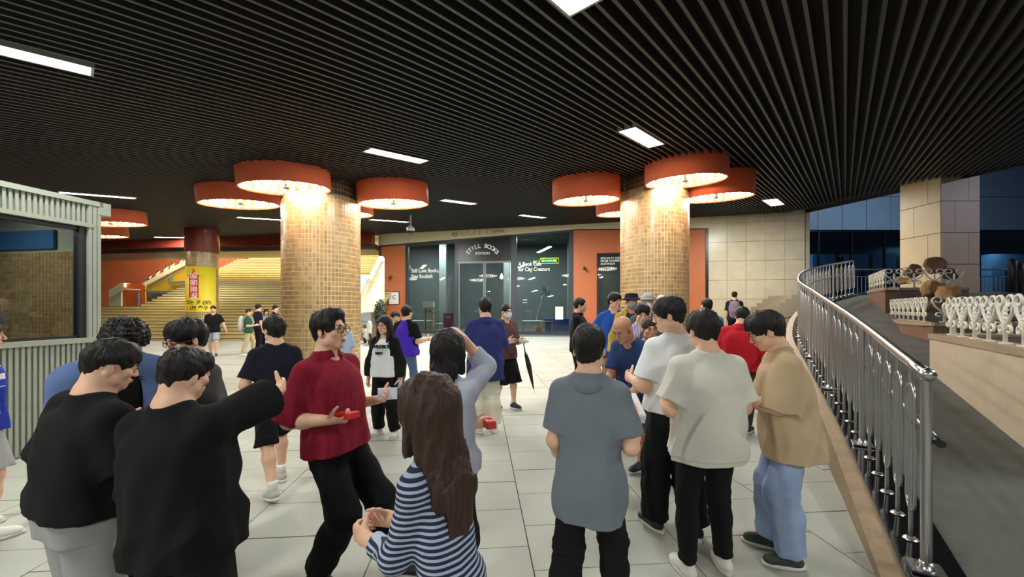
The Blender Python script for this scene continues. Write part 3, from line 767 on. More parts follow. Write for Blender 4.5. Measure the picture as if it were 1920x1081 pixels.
def column(x, y, rad, label, ztop=None, tz=4.55, core=None):
    zc = (ztop or ceil_z(x, y) + .12)
    root = empty('column', (x, y, 0), 0, label, 'column', 'tiled round columns')
    MB().lathe([(rad, 0), (rad, tz), (rad - .10, tz + .03), (rad - .10, zc)], 64).build('core', grout_m, root)
    tag(tiles_ring(MB(), rad, .0, tz).build('tile', tile_m, root), kind='stuff')
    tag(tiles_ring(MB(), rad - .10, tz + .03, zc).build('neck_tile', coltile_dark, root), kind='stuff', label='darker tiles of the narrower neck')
    MB().lathe([(rad + .004, 0), (rad + .015, 0), (rad + .015, .02), (rad + .004, .02)], 48).build('base_ring', grout_m, root)
    return root
column(-5.09, 10.3, .95, 'big round column of tan tiles between the banner column and the bookshop', tz=4.50)
column(4.10, 11.1, .93, 'big round column of tan tiles in front of the right orange wall', tz=4.92)
cb = column(-15.0, 18.6, .62, 'distant tiled column wrapped with a yellow banner in front of the stairs', tz=4.30, ztop=5.4)
MB().lathe([(.63, 4.30), (.68, 4.33), (.68, 5.5)], 48).build('collar', mat('beam_lacquer', (112, 42, 32), .22, noise=.08, nscale=2, spec=.6), cb)

# drum lamps ------------------------------------------------------
drum_m = mat('drum_orange', (196, 84, 44), .55, noise=.05, nscale=3); drum_in = mat('drum_inner_cream', (250, 236, 205), .5); amber = mat('drum_inner_amber', (240, 160, 80), .5)
bulb_m = mat('bulb_glow', (255, 250, 238), .5, emit=30.0); hub_m = mat('hub_dark', (50, 48, 46), .5)
DR = .945
dm_shade = MB().lathe([(DR, .62), (DR, 0), (DR - .035, -.004), (DR - .04, .02), (DR - .04, .26)], 72).mesh('shade')
m = MB(); m.lathe([(DR - .04, .24), (.05, .26)], 72); dm_disc = m.mesh('disc')
m = MB()
for r_ in (.86, .78, .70, .62, .54, .46, .38, .30, .22, .14): m.lathe([(r_, .14), (r_ + .022, .14), (r_ + .022, .15), (r_, .15), (r_, .14)], 64)
dm_rings = m.mesh('louvre')
m = MB()
for r_, n in ((.80, 26), (.60, 20), (.42, 14)):
    for i in range(n):
        a = 2 * math.pi * i / n; c = (r_ * math.cos(a), r_ * math.sin(a), .055); m.lathe([(.001, -.035), (.022, -.024), (.031, 0), (.024, .024), (.012, .04), (.012, .09)], 8, c)
dm_bulbs = m.mesh('bulb')
m = MB(); m.lathe([(.001, .0), (.07, .0), (.07, .03), (.02, .06), (.02, .25)], 20)
for a in (0.9, 2.99, 5.1): m.bar((0, 0, .03), ((DR - .05) * math.cos(a), (DR - .05) * math.sin(a), .03), .008, .008)
dm_hub = m.mesh('hub')
GR = 'orange drum lamps hanging around the columns'
def drum(x, y, z, label, rad=1.0):
    root = empty('drum_lamp', (x, y, z), 0, label, 'ceiling lamp', GR)
    # follow the slope of the ceiling
    nrm = Vector((-CB, -CC, 1)).normalized(); root.rotation_euler = nrm.to_track_quat('Z', 'X').to_euler(); root.scale = (rad, rad, 1)
    link('shade', dm_shade, drum_m, root); link('disc', dm_disc, drum_in, root); link('louvre', dm_rings, amber, root); link('hub', dm_hub, hub_m, root)
    tag(link('bulb', dm_bulbs, bulb_m, root), kind='stuff')
    d = bpy.data.lights.new('drum_light', 'AREA'); d.shape = 'DISK'; d.size = 1.5 * rad; d.energy = P_DRUM; d.color = (1, .95, .86)
    al = bpy.data.objects.new('drum_light', d); al.location = (x, y, z + .02); col.objects.link(al)
    d = bpy.data.lights.new('drum_light', 'POINT'); d.shadow_soft_size = .12; d.energy = 3.5; d.color = (1, .9, .74)
    al = bpy.data.objects.new('drum_light', d); al.location = (x, y, z + .10); col.objects.link(al)
for (x, y, z, l) in ((-5.16, 8.78, 4.37, 'nearest orange drum lamp in front of the left column'), (-7.35, 10.4, 4.44, 'orange drum lamp on the left side of the left column'),
                  (-3.26, 10.6, 4.50, 'orange drum lamp on the right side of the left column'), (-5.5, 12.5, 4.66, 'orange drum lamp mostly hidden behind the left column'),
                  (4.26, 9.45, 4.75, 'nearest orange drum lamp in front of the right column'), (2.1, 10.9, 4.67, 'orange drum lamp on the left side of the right column'),
                  (5.80, 10.9, 4.76, 'orange drum lamp on the right side of the right column'), (3.9, 13.4, 4.92, 'orange drum lamp mostly hidden behind the right column'),
                  (-13.7, 13.1, 4.50, 'orange drum lamp just beyond the booth corner, upper one'), (-17.95, 16.7, 4.74, 'orange drum lamp beyond the booth corner, lower one')):
    drum(x, y, z, l)

# booth on the left ------------------------------------------------
grn = mat('booth_paint', (152, 157, 144), .5, noise=.03); dkfr = mat('dark_frame', (28, 30, 34), .4); blue = mat('booth_blue', (52, 92, 138), .5); bglass = glass('booth_glass', (215, 222, 222), .9)
# face line from corner toward the camera
bc = at_depth(187, 577, 4.93); bn = at_depth(-420, 577, 2.6)
bd = Vector((bn.x - bc.x, bn.y - bc.y, 0)); bd = Vector((-.17, -1, 0)).normalized(); bo = Vector((bc.x, bc.y, 0)); out = Vector((-bd.y, bd.x, 0)); out = out if out.x > 0 else -out
BL = 4.6; ZT = 2.98; ZW0 = 1.28; ZW1 = 2.66
booth = empty('booth', bo, 0, 'pale green corrugated metal booth with a big window at the left edge', 'booth')
def Q(s_, d_, z): return bd * s_ + out * d_ + Vector((0, 0, z))     # along face, outward, up
def qb(mb, s0, s1, d0, d1, z0, z1): return mb.hexa([Q(s0, d0, z0), Q(s1, d0, z0), Q(s1, d1, z0), Q(s0, d1, z0), Q(s0, d0, z1), Q(s1, d0, z1), Q(s1, d1, z1), Q(s0, d1, z1)])
def corr(z0, z1, s0, s1):
    m = MB(); qb(m, s0, s1, -.05, -.012, z0, z1); p = .048; n = int((s1 - s0) / p)
    for i in range(n): qb(m, s0 + i * p + .008, s0 + i * p + .034, -.012, .012, z0, z1)
    return m
corr(0.02, ZW0 - .05, .10, BL).build('corrugated_panel', grn, booth); corr(ZW1 + .05, ZT - .04, .10, BL).build('corrugated_panel', grn, booth)
m = MB(); qb(m, -.02, BL, -.06, .03, ZT - .04, ZT + .02); qb(m, .08, BL, -.06, .03, ZW1, ZW1 + .05); qb(m, .08, BL, -.08, .035, ZW0 - .06, ZW0)
for a in (.0, .045, .09): qb(m, a, a + .036, -.05, .022, 0.0, ZT - .04)
qb(m, -.10, .02, -.2, .03, ZT - .14, ZT + .02); qb(m, BL - .1, BL, -.05, .022, 0, ZT)
m.build('frame', grn, booth)
m = MB(); qb(m, .135, .20, -.10, -.01, ZW0, ZW1); qb(m, .135, BL, -.10, -.03, ZW1 - .05, ZW1); qb(m, .135, BL, -.10, -.03, ZW0, ZW0 + .03); qb(m, 1.05, 1.10, -.10, -.01, ZW0, ZW1); qb(m, 2.6, 2.65, -.10, -.01, ZW0, ZW1)
m.build('window_frame', dkfr, booth)
for a, b in ((.20, 1.05), (1.10, 2.6), (2.65, BL)): m = MB(); qb(m, a, b, -.068, -.058, ZW0 + .03, ZW1 - .05); m.build('pane', bglass, booth)
m = MB(); qb(m, .0, .04, -2.6, -.05, 0, ZT - .04); m.build('end_wall', grn, booth)
m = MB(); qb(m, -.02, BL, -2.6, -.05, ZT - .03, ZT); m.build('roof', grn, booth)
m = MB(); qb(m, .04, BL, -2.6, -2.5, 0, ZT - .05); m.build('back_wall', mat('booth_inner', (44, 52, 60), .6), booth)
m = MB(); qb(m, .05, .09, -.20, -.08, 0, ZW1); m.build('inner_panel', blue, booth)
m = MB(); qb(m, .05, .08, -2.4, -.62, 2.42, 2.66); m.build('inner_panel', blue, booth)
m = MB()
for i in range(36):
    for j in range(42):
        d0 = -.245 - i * .060; z0 = .03 + j * .056; m.hexa([Q(.075, d0, z0), Q(.083, d0, z0), Q(.083, d0 - .054, z0), Q(.075, d0 - .054, z0), Q(.075, d0, z0 + .049), Q(.083, d0, z0 + .049), Q(.083, d0 - .054, z0 + .049), Q(.075, d0 - .054, z0 + .049)])
tl = m.build('column_view_tile', tile_m, booth); tag(tl, kind='stuff')  # added tile panel standing in for a tiled column that shows in the glass
m = MB(); qb(m, .045, .076, -2.45, -.22, 0, 2.38); m.build('column_view_backing', grout_m, booth)  # backing of the stand-in column tiles
area_light('booth_fill', bo + Q(1.2, -.7, 2.9), 30, .3, 1.2, (1, .95, .85))  # fill light added to brighten what shows through the window, no fitting

# red-brown beam, stair hall -----------------------------------------
beam_m = mat('beam_lacquer', (112, 42, 32), .22, noise=.08, nscale=2, spec=.6)
m = MB(); m.hexa([(-30, 22.9, 5.10), (-8.5, 23.2, 5.52), (-8.5, 23.8, 5.52), (-30, 23.5, 5.10), (-30, 22.9, ceil_z(-30, 22.9) + .1), (-8.5, 23.2, ceil_z(-8.5, 23.2) + .1), (-8.5, 23.8, 6.5), (-30, 23.5, 5.75)])
tag(m.build('trim_2', beam_m), kind='structure')
m = MB(); m.hexa([(-30, 23.4, 4.86), (-8.5, 23.8, 5.30), (-8.5, 26.5, 5.30), (-30, 26.5, 4.86), (-30, 23.4, 5.04), (-8.5, 23.8, 5.62), (-8.5, 26.5, 5.62), (-30, 26.5, 5.04)])
tag(m.build('trim_3', mat('soffit_brown', (70, 58, 46), .5)), kind='structure')
hall_m = mat('hall_plaster', (216, 208, 170), .8); redwall = mat('wall_terracotta', (146, 72, 44), .6, noise=.12, nscale=1.2)
m = MB(); m.box(-34, -6, 40.0, 40.3, 0, 12); tag(m.build('wall_back', hall_m), kind='structure')
m = MB(); m.box(-38, -8.2, 26.0, 40.2, 9.0, 9.2); tag(m.build('ceiling_hall', hall_m), kind='structure')
m = MB(); m.box(-38, -21.5, 31.0, 31.4, 0, 9); tag(m.build('wall_left', redwall), kind='structure')
m = MB(); m.box(-38.2, -38.0, 22, 40.3, 0, 9.2); tag(m.build('wall_far_left', hall_m), kind='structure')
stone_m = mat('stair_stone', (206, 190, 138), .6, noise=.08, nscale=2.5); nos_m = mat('stair_nosing', (104, 84, 50), .6)
st = empty('staircase', (-16, 19.2, 0), 0, 'broad pale stone staircase rising behind the left columns', 'staircase')
NS = 40; RI = .160; TR = .345
for i in range(NS):
    y = TR * i; z = RI * i; wl = -8.4 if i < 11 else -6.2; m = MB().box(wl, 8.2, y, y + TR + .05, z - .02 if i else 0, z + RI)
    o_ = m.build('step', stone_m, st); MB().box(wl, 8.2, y - .022, y + .03, z + RI - .035, z + RI + .003).build('nosing', nos_m, o_)
MB().box(-8.4, 8.2, 4, NS * TR + .4, -.0, .6).build('stair_core', stone_m, st)
for x, y, z, p, sx, sy in ((-14, 25.5, 8.6, 1700, 6, 3), (-24, 26.5, 8.6, 1500, 6, 3), (-13, 34, 8.8, 1500, 6, 4), (-24, 35, 8.8, 400, 5, 3)): area_light('hall_light', (x, y, z), p, sx, sy, (1, .90, .62))
# escalator with parapet rising to the right, in front of the terracotta wall
cream = mat('parapet_cream', (238, 232, 204), .5); yel = mat('panel_yellow', (226, 182, 48), .5); ora = mat('panel_orange', (206, 96, 44), .6); bsteel = mat('edge_blue', (120, 140, 176), .5)
es = empty('escalator', (0, 0, 0), 0, 'escalator with cream parapet and yellow side panel beside the stairs', 'escalator')
D = 27.0
def slabp(pts, Y, th, name, mt, par): 
    P = [at_depth(px, py, Y) for px, py in pts]; n = len(P); m = MB(); m.v = [tuple(p) for p in P] + [(p.x, p.y + th, p.z) for p in P]
    m.f = [tuple(range(n)), tuple(reversed(range(n, 2 * n)))] + [(i, n + i, n + (i + 1) % n, (i + 1) % n) for i in range(n)]; m.sm = [False] * len(m.f)
    bm = bmesh.new(); me = m.mesh(name); bm.from_mesh(me); bmesh.ops.recalc_face_normals(bm, faces=bm.faces); bm.to_mesh(me); bm.free(); return link(name, me, mt, par)
slabp([(268, 530), (352, 485), (352, 494), (272, 536)], D, .5, 'parapet', cream, es)
slabp([(272, 536), (352, 494), (352, 536), (330, 545), (276, 548)], D + .1, .3, 'side_panel', yel, es)
slabp([(204, 544), (226, 530), (232, 530), (232, 538), (204, 556)], D - .2, .5, 'parapet', cream, es)
slabp([(232, 531), (266, 531), (266, 576), (232, 576)], D, .4, 'side_panel', ora, es)
slabp([(204, 556), (227, 540), (227, 580), (204, 584)], D - .1, .4, 'side_panel', hall_m, es)
slabp([(256, 548), (259, 548), (259, 574), (256, 574)], D - .3, .1, 'post', bsteel, es); slabp([(268, 536), (272, 536), (272, 572), (268, 572)], D - .3, .1, 'post', mat('post_ochre', (214, 140, 50), .5), es)
slabp([(276, 545), (320, 545), (320, 549), (276, 549)], D - .1, .1, 'edge_strip', bsteel, es); slabp([(316, 516), (319, 514), (319, 528), (348, 526), (348, 530), (316, 531)], D - .05, .1, 'edge_strip', bsteel, es)
m = MB(); m.tube([at_depth(272, 545, D - .6), at_depth(352, 500, D - .6)], .05, 8); m.tube([at_depth(208, 558, D - .7), at_depth(234, 542, D - .7), at_depth(262, 543, D - .7)], .045, 8); m.build('handrail', mat('rail_cream', (236, 222, 190), .3), es)
es2 = empty('escalator', (0, 0, 0), 0, 'white sweeping side of an escalator beside the bookshop', 'escalator')
D2 = 19.0
slabp([(677, 545), (694, 517), (711, 482), (716, 482), (716, 560), (710, 575), (700, 585), (677, 586)], D2, .4, 'side_panel', cream, es2)
slabp([(672, 515), (693, 515), (678, 545), (672, 555)], D2 - .2, .3, 'side_panel', mat('panel_white', (240, 240, 232), .5), es2)
slabp([(690, 520), (711, 480), (716, 480), (716, 488), (694, 526)], D2 - .3, .3, 'parapet', cream, es2)
slabp([(679, 586), (716, 576), (716, 640), (679, 640)], D2 + .1, .25, 'plinth', mat('plinth_brown', (126, 108, 84), .7), es2)
# ------------------------------------------------------------ bookshop front and stone wall
SA = Vector((-8.55, 25.0, 0)); SB = Vector((3.9, 23.3, 0)); SC = Vector((11.1, 21.75, 0)); SE = Vector((15.9, 20.85, 0))
def seg_pt(px, py, A, B, off=0.0):           # frame point -> point on the wall A-B, off = metres in front of it
    d = B - A; n = Vector((d.y, -d.x, 0)).normalized(); n = n if n.y < 0 else -n; A2 = A + n * off
    rx = (px - CX) / F; t = (A2.x * d.y - A2.y * d.x) / (rx * d.y - d.x); return Vector((rx * t, t, CAMZ + (HY - py) / F * t))
def seg_n(A, B): d = B - A; n = Vector((d.y, -d.x, 0)).normalized(); return n if n.y < 0 else -n
def wallbox(px0, px1, z0, z1, A, B, off0, off1, m=None):   # slab between frame columns, z range (number or function of point)
    m = m or MB(); P = []
    for zz in (z0, z1):
        for (px, of) in ((px0, off0), (px1, off0), (px1, off1), (px0, off1)):
            p = seg_pt(px, HY, A, B, 0) + seg_n(A, B) * of; z = zz(p) if callable(zz) else zz; P.append(Vector((p.x, p.y, z)))
    m.hexa(P); return m
def zat(px, py, A, B): return seg_pt(px, py, A, B).z
beige = mat('fascia_beige', (214, 200, 166), .35, noise=.04, nscale=1.0, spec=.5); orange = mat('panel_terracotta', (196, 108, 64), .55, noise=.05, nscale=2.0)
dk = mat('mullion_dark', (52, 58, 66), .4); black = mat('sign_black', (26, 27, 32), .35); white = mat('letter_white', (240, 240, 236), .6)
sg = glass('shop_glass', (222, 230, 228), .88)
shop = empty('bookshop', SA, 0, 'book cafe with dark glass front, orange panels and lettered windows', 'shop')
shop.location = (0, 0, 0)
cz = lambda p: ceil_z(p.x, p.y) + .05
ZF = zat(900, 447, SA, SB) ; ZFa = 5.62; ZFb = 6.45
def zf(p): t = (p.x - SA.x) / (SB.x - SA.x); return ZFa + (ZFb - ZFa) * t
ZFa = zat(713, 460, SA, SB); ZFb = zat(1072, 430, SA, SB)
fr = wallbox(711, 1078, zf, cz, SA, SB, -.3, .10).build('fascia', beige, shop)
wallbox(712, 1076, lambda p: zf(p) - .10, zf, SA, SB, -.2, .03).build('head_frame', dk, shop)
wallbox(714, 760, 0, lambda p: zf(p) - .10, SA, SB, -.2, .0).build('wall_panel', orange, shop)
wallbox(711, 715, 0, zf, SA, SB, -.2, .06).build('edge_trim', dk, shop)
def zb(p): return .30
top = lambda p: zf(p) - .10
for a, b in ((760, 766), (853, 858), (958, 969), (1067, 1075)): wallbox(a, b, 0, top, SA, SB, -.12, .02).build('mullion', dk, shop)
for a, b in ((766, 853), (969, 1067)):
    wallbox(a, b, 0, .22, SA, SB, -.12, .015).build('sill', dk, shop)
    wallbox(a, b, .22, top, SA, SB, -.07, -.055).build('pane', sg, shop)
wallbox(766, 853, lambda p: top(p) - .13, top, SA, SB, -.10, .0).build('transom', dk, shop)
zs0 = zat(905, 488, SA, SB)
sgn = wallbox(858, 958, lambda p: zs0 - .04, top, SA, SB, -.10, .03).build('sign_panel', black, shop)
wallbox(858, 958, zs0 - .16, zs0 - .04, SA, SB, -.10, .0).build('transom', mat('transom_steel', (120, 122, 120), .35), shop)
for a, b, hx in ((860, 907, 902), (909, 956, 913)):
    d_ = wallbox(a, b, .06, zs0 - .18, SA, SB, -.075, -.055).build('door', sg, shop)
    for x0, x1 in ((a, a + 1.6), (b - 1.6, b)): wallbox(x0, x1, .03, zs0 - .16, SA, SB, -.09, -.04).build('door_stile', mat('door_steel', (110, 116, 120), .3), d_)
    wallbox(a, b, .03, .16, SA, SB, -.09, -.04).build('door_rail', dk, d_); wallbox(hx - 1, hx + 1, .9, 2.2, SA, SB, -.01, .04).build('handle', mat('door_steel', (110, 116, 120), .3), d_)
def wtext(name, body, px, py, cap, A, B, par, align='LEFT', off=.02, m=None, rot=0.0, xs=1.0, bold=.0):   # cap: size in frame pixels
    p = seg_pt(px, py, A, B) + seg_n(A, B) * off; d = (B - A).normalized(); s_ = F / p.y
    return text(name, body, cap / s_ / .70, p, (R(90), -rot, math.atan2(d.y, d.x)), m or white, par, align, .004, xs, bold)
let = 'STILL BOOKS'; n = len(let)
for i, c in enumerate(let):
    if c == ' ': continue
    t = (i - (n - 1) / 2) / ((n - 1) / 2); a = t * 1.02; p0 = seg_pt(905, 474, SA, SB); s_ = F / p0.y
    o_ = wtext('lettering', c, 905 + 29 * math.sin(a), 473 + 18 * (1 - math.cos(a)) * 1.35 - 9, 7.5, SA, SB, shop, 'CENTER', .045, bold=.006)
    o_.rotation_mode = 'XYZ'; base_ = Matrix.Rotation(math.atan2((SB - SA).y, (SB - SA).x), 3, 'Z') @ Matrix.Rotation(R(90), 3, 'X') @ Matrix.Rotation(-a * .78, 3, 'Z'); o_.rotation_euler = base_.to_euler()
wtext('lettering', 'STATION', 905, 477, 4.6, SA, SB, shop, 'CENTER', .045, bold=.003)
for body, px, py, cap, w_ in (('Still Love Books,', 771, 510.5, 7.0, 1.0), ('Stay Bookish', 771, 521, 7.0, 1.0), ('A Book Cafe', 972, 498, 7.2, 1.02), ('for City Creators', 972, 508, 7.2, 1.0)):
    wtext('lettering', body, px, py, cap, SA, SB, shop, 'LEFT', -.03, xs=.80, bold=.006)
for px, py, b_ in ((980, 563, 'OPEN'), (980, 568, 'DAILY'), (985, 583, '. . . . . . .'), (888, 583, '. . . . . . . . . .')): wtext('lettering', b_, px, py, 2.2, SA, SB, shop, 'LEFT', -.03)
brown = mat('letter_bronze', (92, 74, 52), .5)
wtext('lettering', 'ey', 848, 442.5, 9, SA, SB, shop, 'LEFT', .115, brown, bold=.0); wtext('lettering', 'LOTTE', 864, 441.5, 13, SA, SB, shop, 'LEFT', .115, mat('letter_ghost', (186, 170, 136), .5), xs=1.25)
wtext('lettering', 'DEPARTMENT', 927, 427, 5, SA, SB, shop, 'LEFT', .115, brown, xs=.9); wtext('lettering', 'STORE', 927, 436, 5, SA, SB, shop, 'LEFT', .115, brown, xs=.9)
# second orange panel with dark shop window, then the stone wall
ZG = zat(1325, 428, SB, SC)
def zf2(p): t = (p.x - SB.x) / (SC.x - SB.x); return ZFb + (ZG - ZFb) * t
wallbox(1075, 1330, zf2, cz, SB, SC, -.3, .10).build('fascia', beige, shop)
wallbox(1075, 1119, 0, zf2, SB, SC, -.2, 0).build('wall_panel', orange, shop); wallbox(1180, 1326, 0, zf2, SB, SC, -.2, 0).build('wall_panel', orange, shop)
zt_ = zat(1140, 474, SB, SC); zb_ = zat(1140, 607, SB, SC)
wallbox(1119, 1180, zt_, zf2, SB, SC, -.2, 0).build('wall_panel', orange, shop); wallbox(1119, 1180, 0, zb_, SB, SC, -.2, 0).build('wall_panel', orange, shop)
wallbox(1119, 1121, zb_, zt_, SB, SC, -.15, .03).build('window_frame', black, shop); wallbox(1178, 1180, zb_, zt_, SB, SC, -.15, .03).build('window_frame', black, shop)
wallbox(1121, 1178, zt_ - .1, zt_, SB, SC, -.15, .03).build('window_frame', black, shop); wallbox(1121, 1178, zb_, zb_ + .12, SB, SC, -.15, .03).build('window_frame', black, shop)
wallbox(1121, 1178, zb_, zt_, SB, SC, -.08, -.06).build('pane', sg, shop)
wallbox(1323, 1328, 0, lambda p: zf2(p) + .05, SB, SC, -.2, .05).build('edge_trim', black, shop); wallbox(1075, 1328, lambda p: zf2(p) - .06, zf2, SB, SC, -.2, .04).build('head_frame', black, shop)
for i, b_ in enumerate(('SPECIALTY COFFEE', 'FROM CANBERRA', 'AUSTRALIA')): wtext('lettering', b_, 1126, 485.5 + i * 5.2, 3.6, SB, SC, shop, 'LEFT', -.03, bold=.003)
# inside of the shop
inn = mat('shop_inside', (92, 98, 98), .8); innf = mat('shop_floor', (88, 92, 94), .5)
for nm, bx in (('inner_wall', (-8.4, 12, 29.6, 29.8, 0, 7.2)), ('inner_floor', (-8.3, 11, 22.3, 29.6, .0, .02)), ('inner_ceiling', (-8.2, 11, 24.9, 29.6, 6.5, 6.6)), ('inner_wall', (-8.55, -8.35, 25.0, 29.8, 0, 6.8)), ('inner_wall', (10.9, 11.1, 22.2, 29.8, 0, 7.2))):
    MB().box(*bx).build(nm, innf if 'floor' in nm else inn, shop)
for x in (-5.2, -.6, 4.0): MB().box(x, x + .5, 27.4, 27.9, .02, 6.5).build('inner_column', mat('inner_column_grey', (120, 126, 124), .7), shop)
area_light('shop_fill', (-5.5, 26.3, 6.3), 620, 2.0, .5, (.9, .97, 1)); area_light('shop_fill', (.6, 26.0, 6.3), 720, 2.0, .5, (.9, .97, 1)); area_light('shop_fill', (7, 25.5, 6.3), 260, 2.0, .5, (.9, .97, 1))  # added fill lights, brighten the inside to match the reflecting glass front
wood = mat('pale_wood', (196, 152, 98), .6, noise=.1, nscale=6); wht = mat('white_paint', (225, 225, 220), .5)
def at(px, py, off): p = seg_pt(px, HY, SA, SB) - seg_n(SA, SB) * off; return p
def table(px, off, w, d, h, label, mt, legm, z0=.02):
    p = at(px, 0, off); r_ = empty('display_table', (p.x, p.y, z0), R(-8), label, 'table')
    MB().box(-w / 2, w / 2, -d / 2, d / 2, h - .04, h).build('tabletop', mt, r_)
    for sx in (-1, 1):
        for sy in (-1, 1): MB().box(sx * (w / 2 - .05) - .025, sx * (w / 2 - .05) + .025, sy * (d / 2 - .05) - .025, sy * (d / 2 - .05) + .025, 0, h - .04).build('leg', legm, r_)
    return r_
table(996, .9, 1.3, .6, .82, 'white topped display table behind the right shop window', wht, wood); table(1025, .8, .7, .45, .80, 'small pale wooden stand beside the blue cloth table in the shop', wood, wood)
t_ = table(1050, 1.5, 1.9, .8, .95, 'table under a blue cloth inside the right shop window', mat('cloth_blue_table', (36, 92, 190), .8), wood); MB().box(-.97, .97, -.42, .42, .1, .93).build('table_cover', mat('cloth_blue_table', (36, 92, 190), .8), t_)
table(782, .9, 1.4, .6, .80, 'low white table behind the left shop window', wht, wood)
p = at(798, 0, .7); r_ = empty('shelf_tower', (p.x, p.y, .02), 0, 'narrow pale wooden shelf tower with a white box on top in the left shop window', 'shelf')
for sx in (-.28, .24): MB().box(sx, sx + .04, -.2, .2, 0, 1.6).build('side_panel', wood, r_)
for z in (.3, .9, 1.3, 1.6): MB().box(-.28, .28, -.2, .2, z, z + .04).build('shelf', wood, r_)
MB().box(-.36, .30, -.2, .2, 1.68, 2.05).box(-.3, -.26, -.05, .05, 1.6, 1.7).box(.2, .24, -.05, .05, 1.6, 1.7).build('top_box', wht, r_); MB().box(-.2, .1, -.15, .15, 1.34, 1.5).build('box', mat('carton_tan', (190, 140, 80), .7), r_)
p = at(814, 0, 1.0); r_ = empty('stool', (p.x, p.y, .02), 0, 'small round white stool behind the left shop window', 'stool'); MB().lathe([(.001, .62), (.22, .62), (.22, .58), (.001, .58)], 20).build('seat', wht, r_); MB().lathe([(.02, .02), (.02, .58)], 8).lathe([(.16, 0), (.16, .02), (.02, .03)], 16).build('stem', wht, r_)
p = at(838, 0, .35); r_ = empty('sign_board', (p.x, p.y, .02), R(-8), 'purple upright notice board standing behind the left shop window', 'sign')
MB().box(-.33, .33, -.03, .03, .0, 1.28).build('board', mat('board_purple', (128, 52, 88), .5), r_); MB().box(-.3, .3, .03, .5, .0, .03).build('foot', black, r_)
text('lettering', 'BOOK', .13, (0, -.035, 1.0), (R(90), 0, 0), white, r_, 'CENTER'); text('lettering', 'CAFE', .08, (0, -.035, .2), (R(90), 0, 0), white, r_, 'CENTER')
p = at(1006, 0, 1.3); r_ = empty('potted_plant', (p.x, p.y, .02), 0, 'tall slim potted plant with narrow leaves behind the right shop window', 'plant')
MB().lathe([(.001, 0), (.18, 0), (.24, .42), (.20, .42), (.001, .38)], 20).build('pot', mat('pot_tan', (170, 120, 70), .7), r_)
MB().tube([(0, 0, .4), (-.1, 0, .9), (0, 0, 1.4), (.35, 0, 2.3), (.45, 0, 2.6)], [.035, .03, .03, .025, .02], 8).build('trunk', mat('trunk_pale', (188, 164, 130), .8), r_)
m = MB()
for i in range(60):
    a = random.random() * 6.28; e = random.uniform(-.5, 1.2); L_ = random.uniform(.5, .85); c = Vector((.45, 0, 2.6)); d = Vector((math.cos(a) * math.cos(e), math.sin(a) * math.cos(e), math.sin(e))); sd_ = d.cross(Vector((0, 0, 1))).normalized() * .02
    q0 = c; q1 = c + d * L_ * .5 + Vector((0, 0, .04)); q2 = c + d * L_ - Vector((0, 0, .28 * L_)); b = len(m.v); m.v += [tuple(q0 - sd_ * .5), tuple(q0 + sd_ * .5), tuple(q1 + sd_), tuple(q1 - sd_), tuple(q2)]; m.f += [(b, b + 1, b + 2, b + 3), (b + 3, b + 2, b + 4)]; m.sm += [True, True]
tag(m.build('leaves', mat('leaf_green', (44, 88, 48), .5), r_), kind='stuff')
for px, py, h_ in ((1003, 479, 0), (1017, 484, .3)):
    pass
p = seg_pt(1024, 484, SA, SB) - seg_n(SA, SB) * 1.2; r_ = empty('sign_reflection', p, R(-8), 'lime green glowing outline standing in for a sign reflected in the right shop window', 'sign')  # glowing shape built in place of a sign's reflection on the glass
lime = mat('reflected_lime', (200, 255, 70), .5, emit=2.2); cyan = mat('reflected_cyan', (130, 235, 255), .5, emit=2.0)
m = MB(); m.tube([(-.55, 0, -.12), (-.4, 0, .16), (.75, 0, .16), (.75, 0, -.16), (-.9, 0, -.16), (-.9, 0, -.02), (-.6, 0, -.02)], .022, 6); m.build('tube', lime, r_)
m = MB(); m.box(-.1, .35, -.01, .01, -.06, .06); m.build('panel', cyan, r_); m = MB(); m.box(.38, .62, -.01, .01, -.07, .07).box(-.35, -.14, -.01, .01, -.07, .07); m.build('panel', lime, r_); MB().tube([(0, 0, .16), (0, 0, .9)], .006, 5).tube([(.6, 0, .16), (.6, 0, .9)], .006, 5).build('cord', black, r_)
p = seg_pt(933, 514, SA, SB) - seg_n(SA, SB) * 1.5; r_ = empty('pendant_lamp', p, 0, 'small cold white pendant bulb glowing behind the shop door', 'lamp')
MB().lathe([(.001, -.20), (.10, -.16), (.13, -.05), (.05, .14), (.02, .2)], 14).build('bulb', mat('bulb_cold', (190, 235, 255), .5, emit=3.5), r_); MB().tube([(0, 0, .2), (0, 0, 1.6)], .01, 6).build('cord', black, r_)
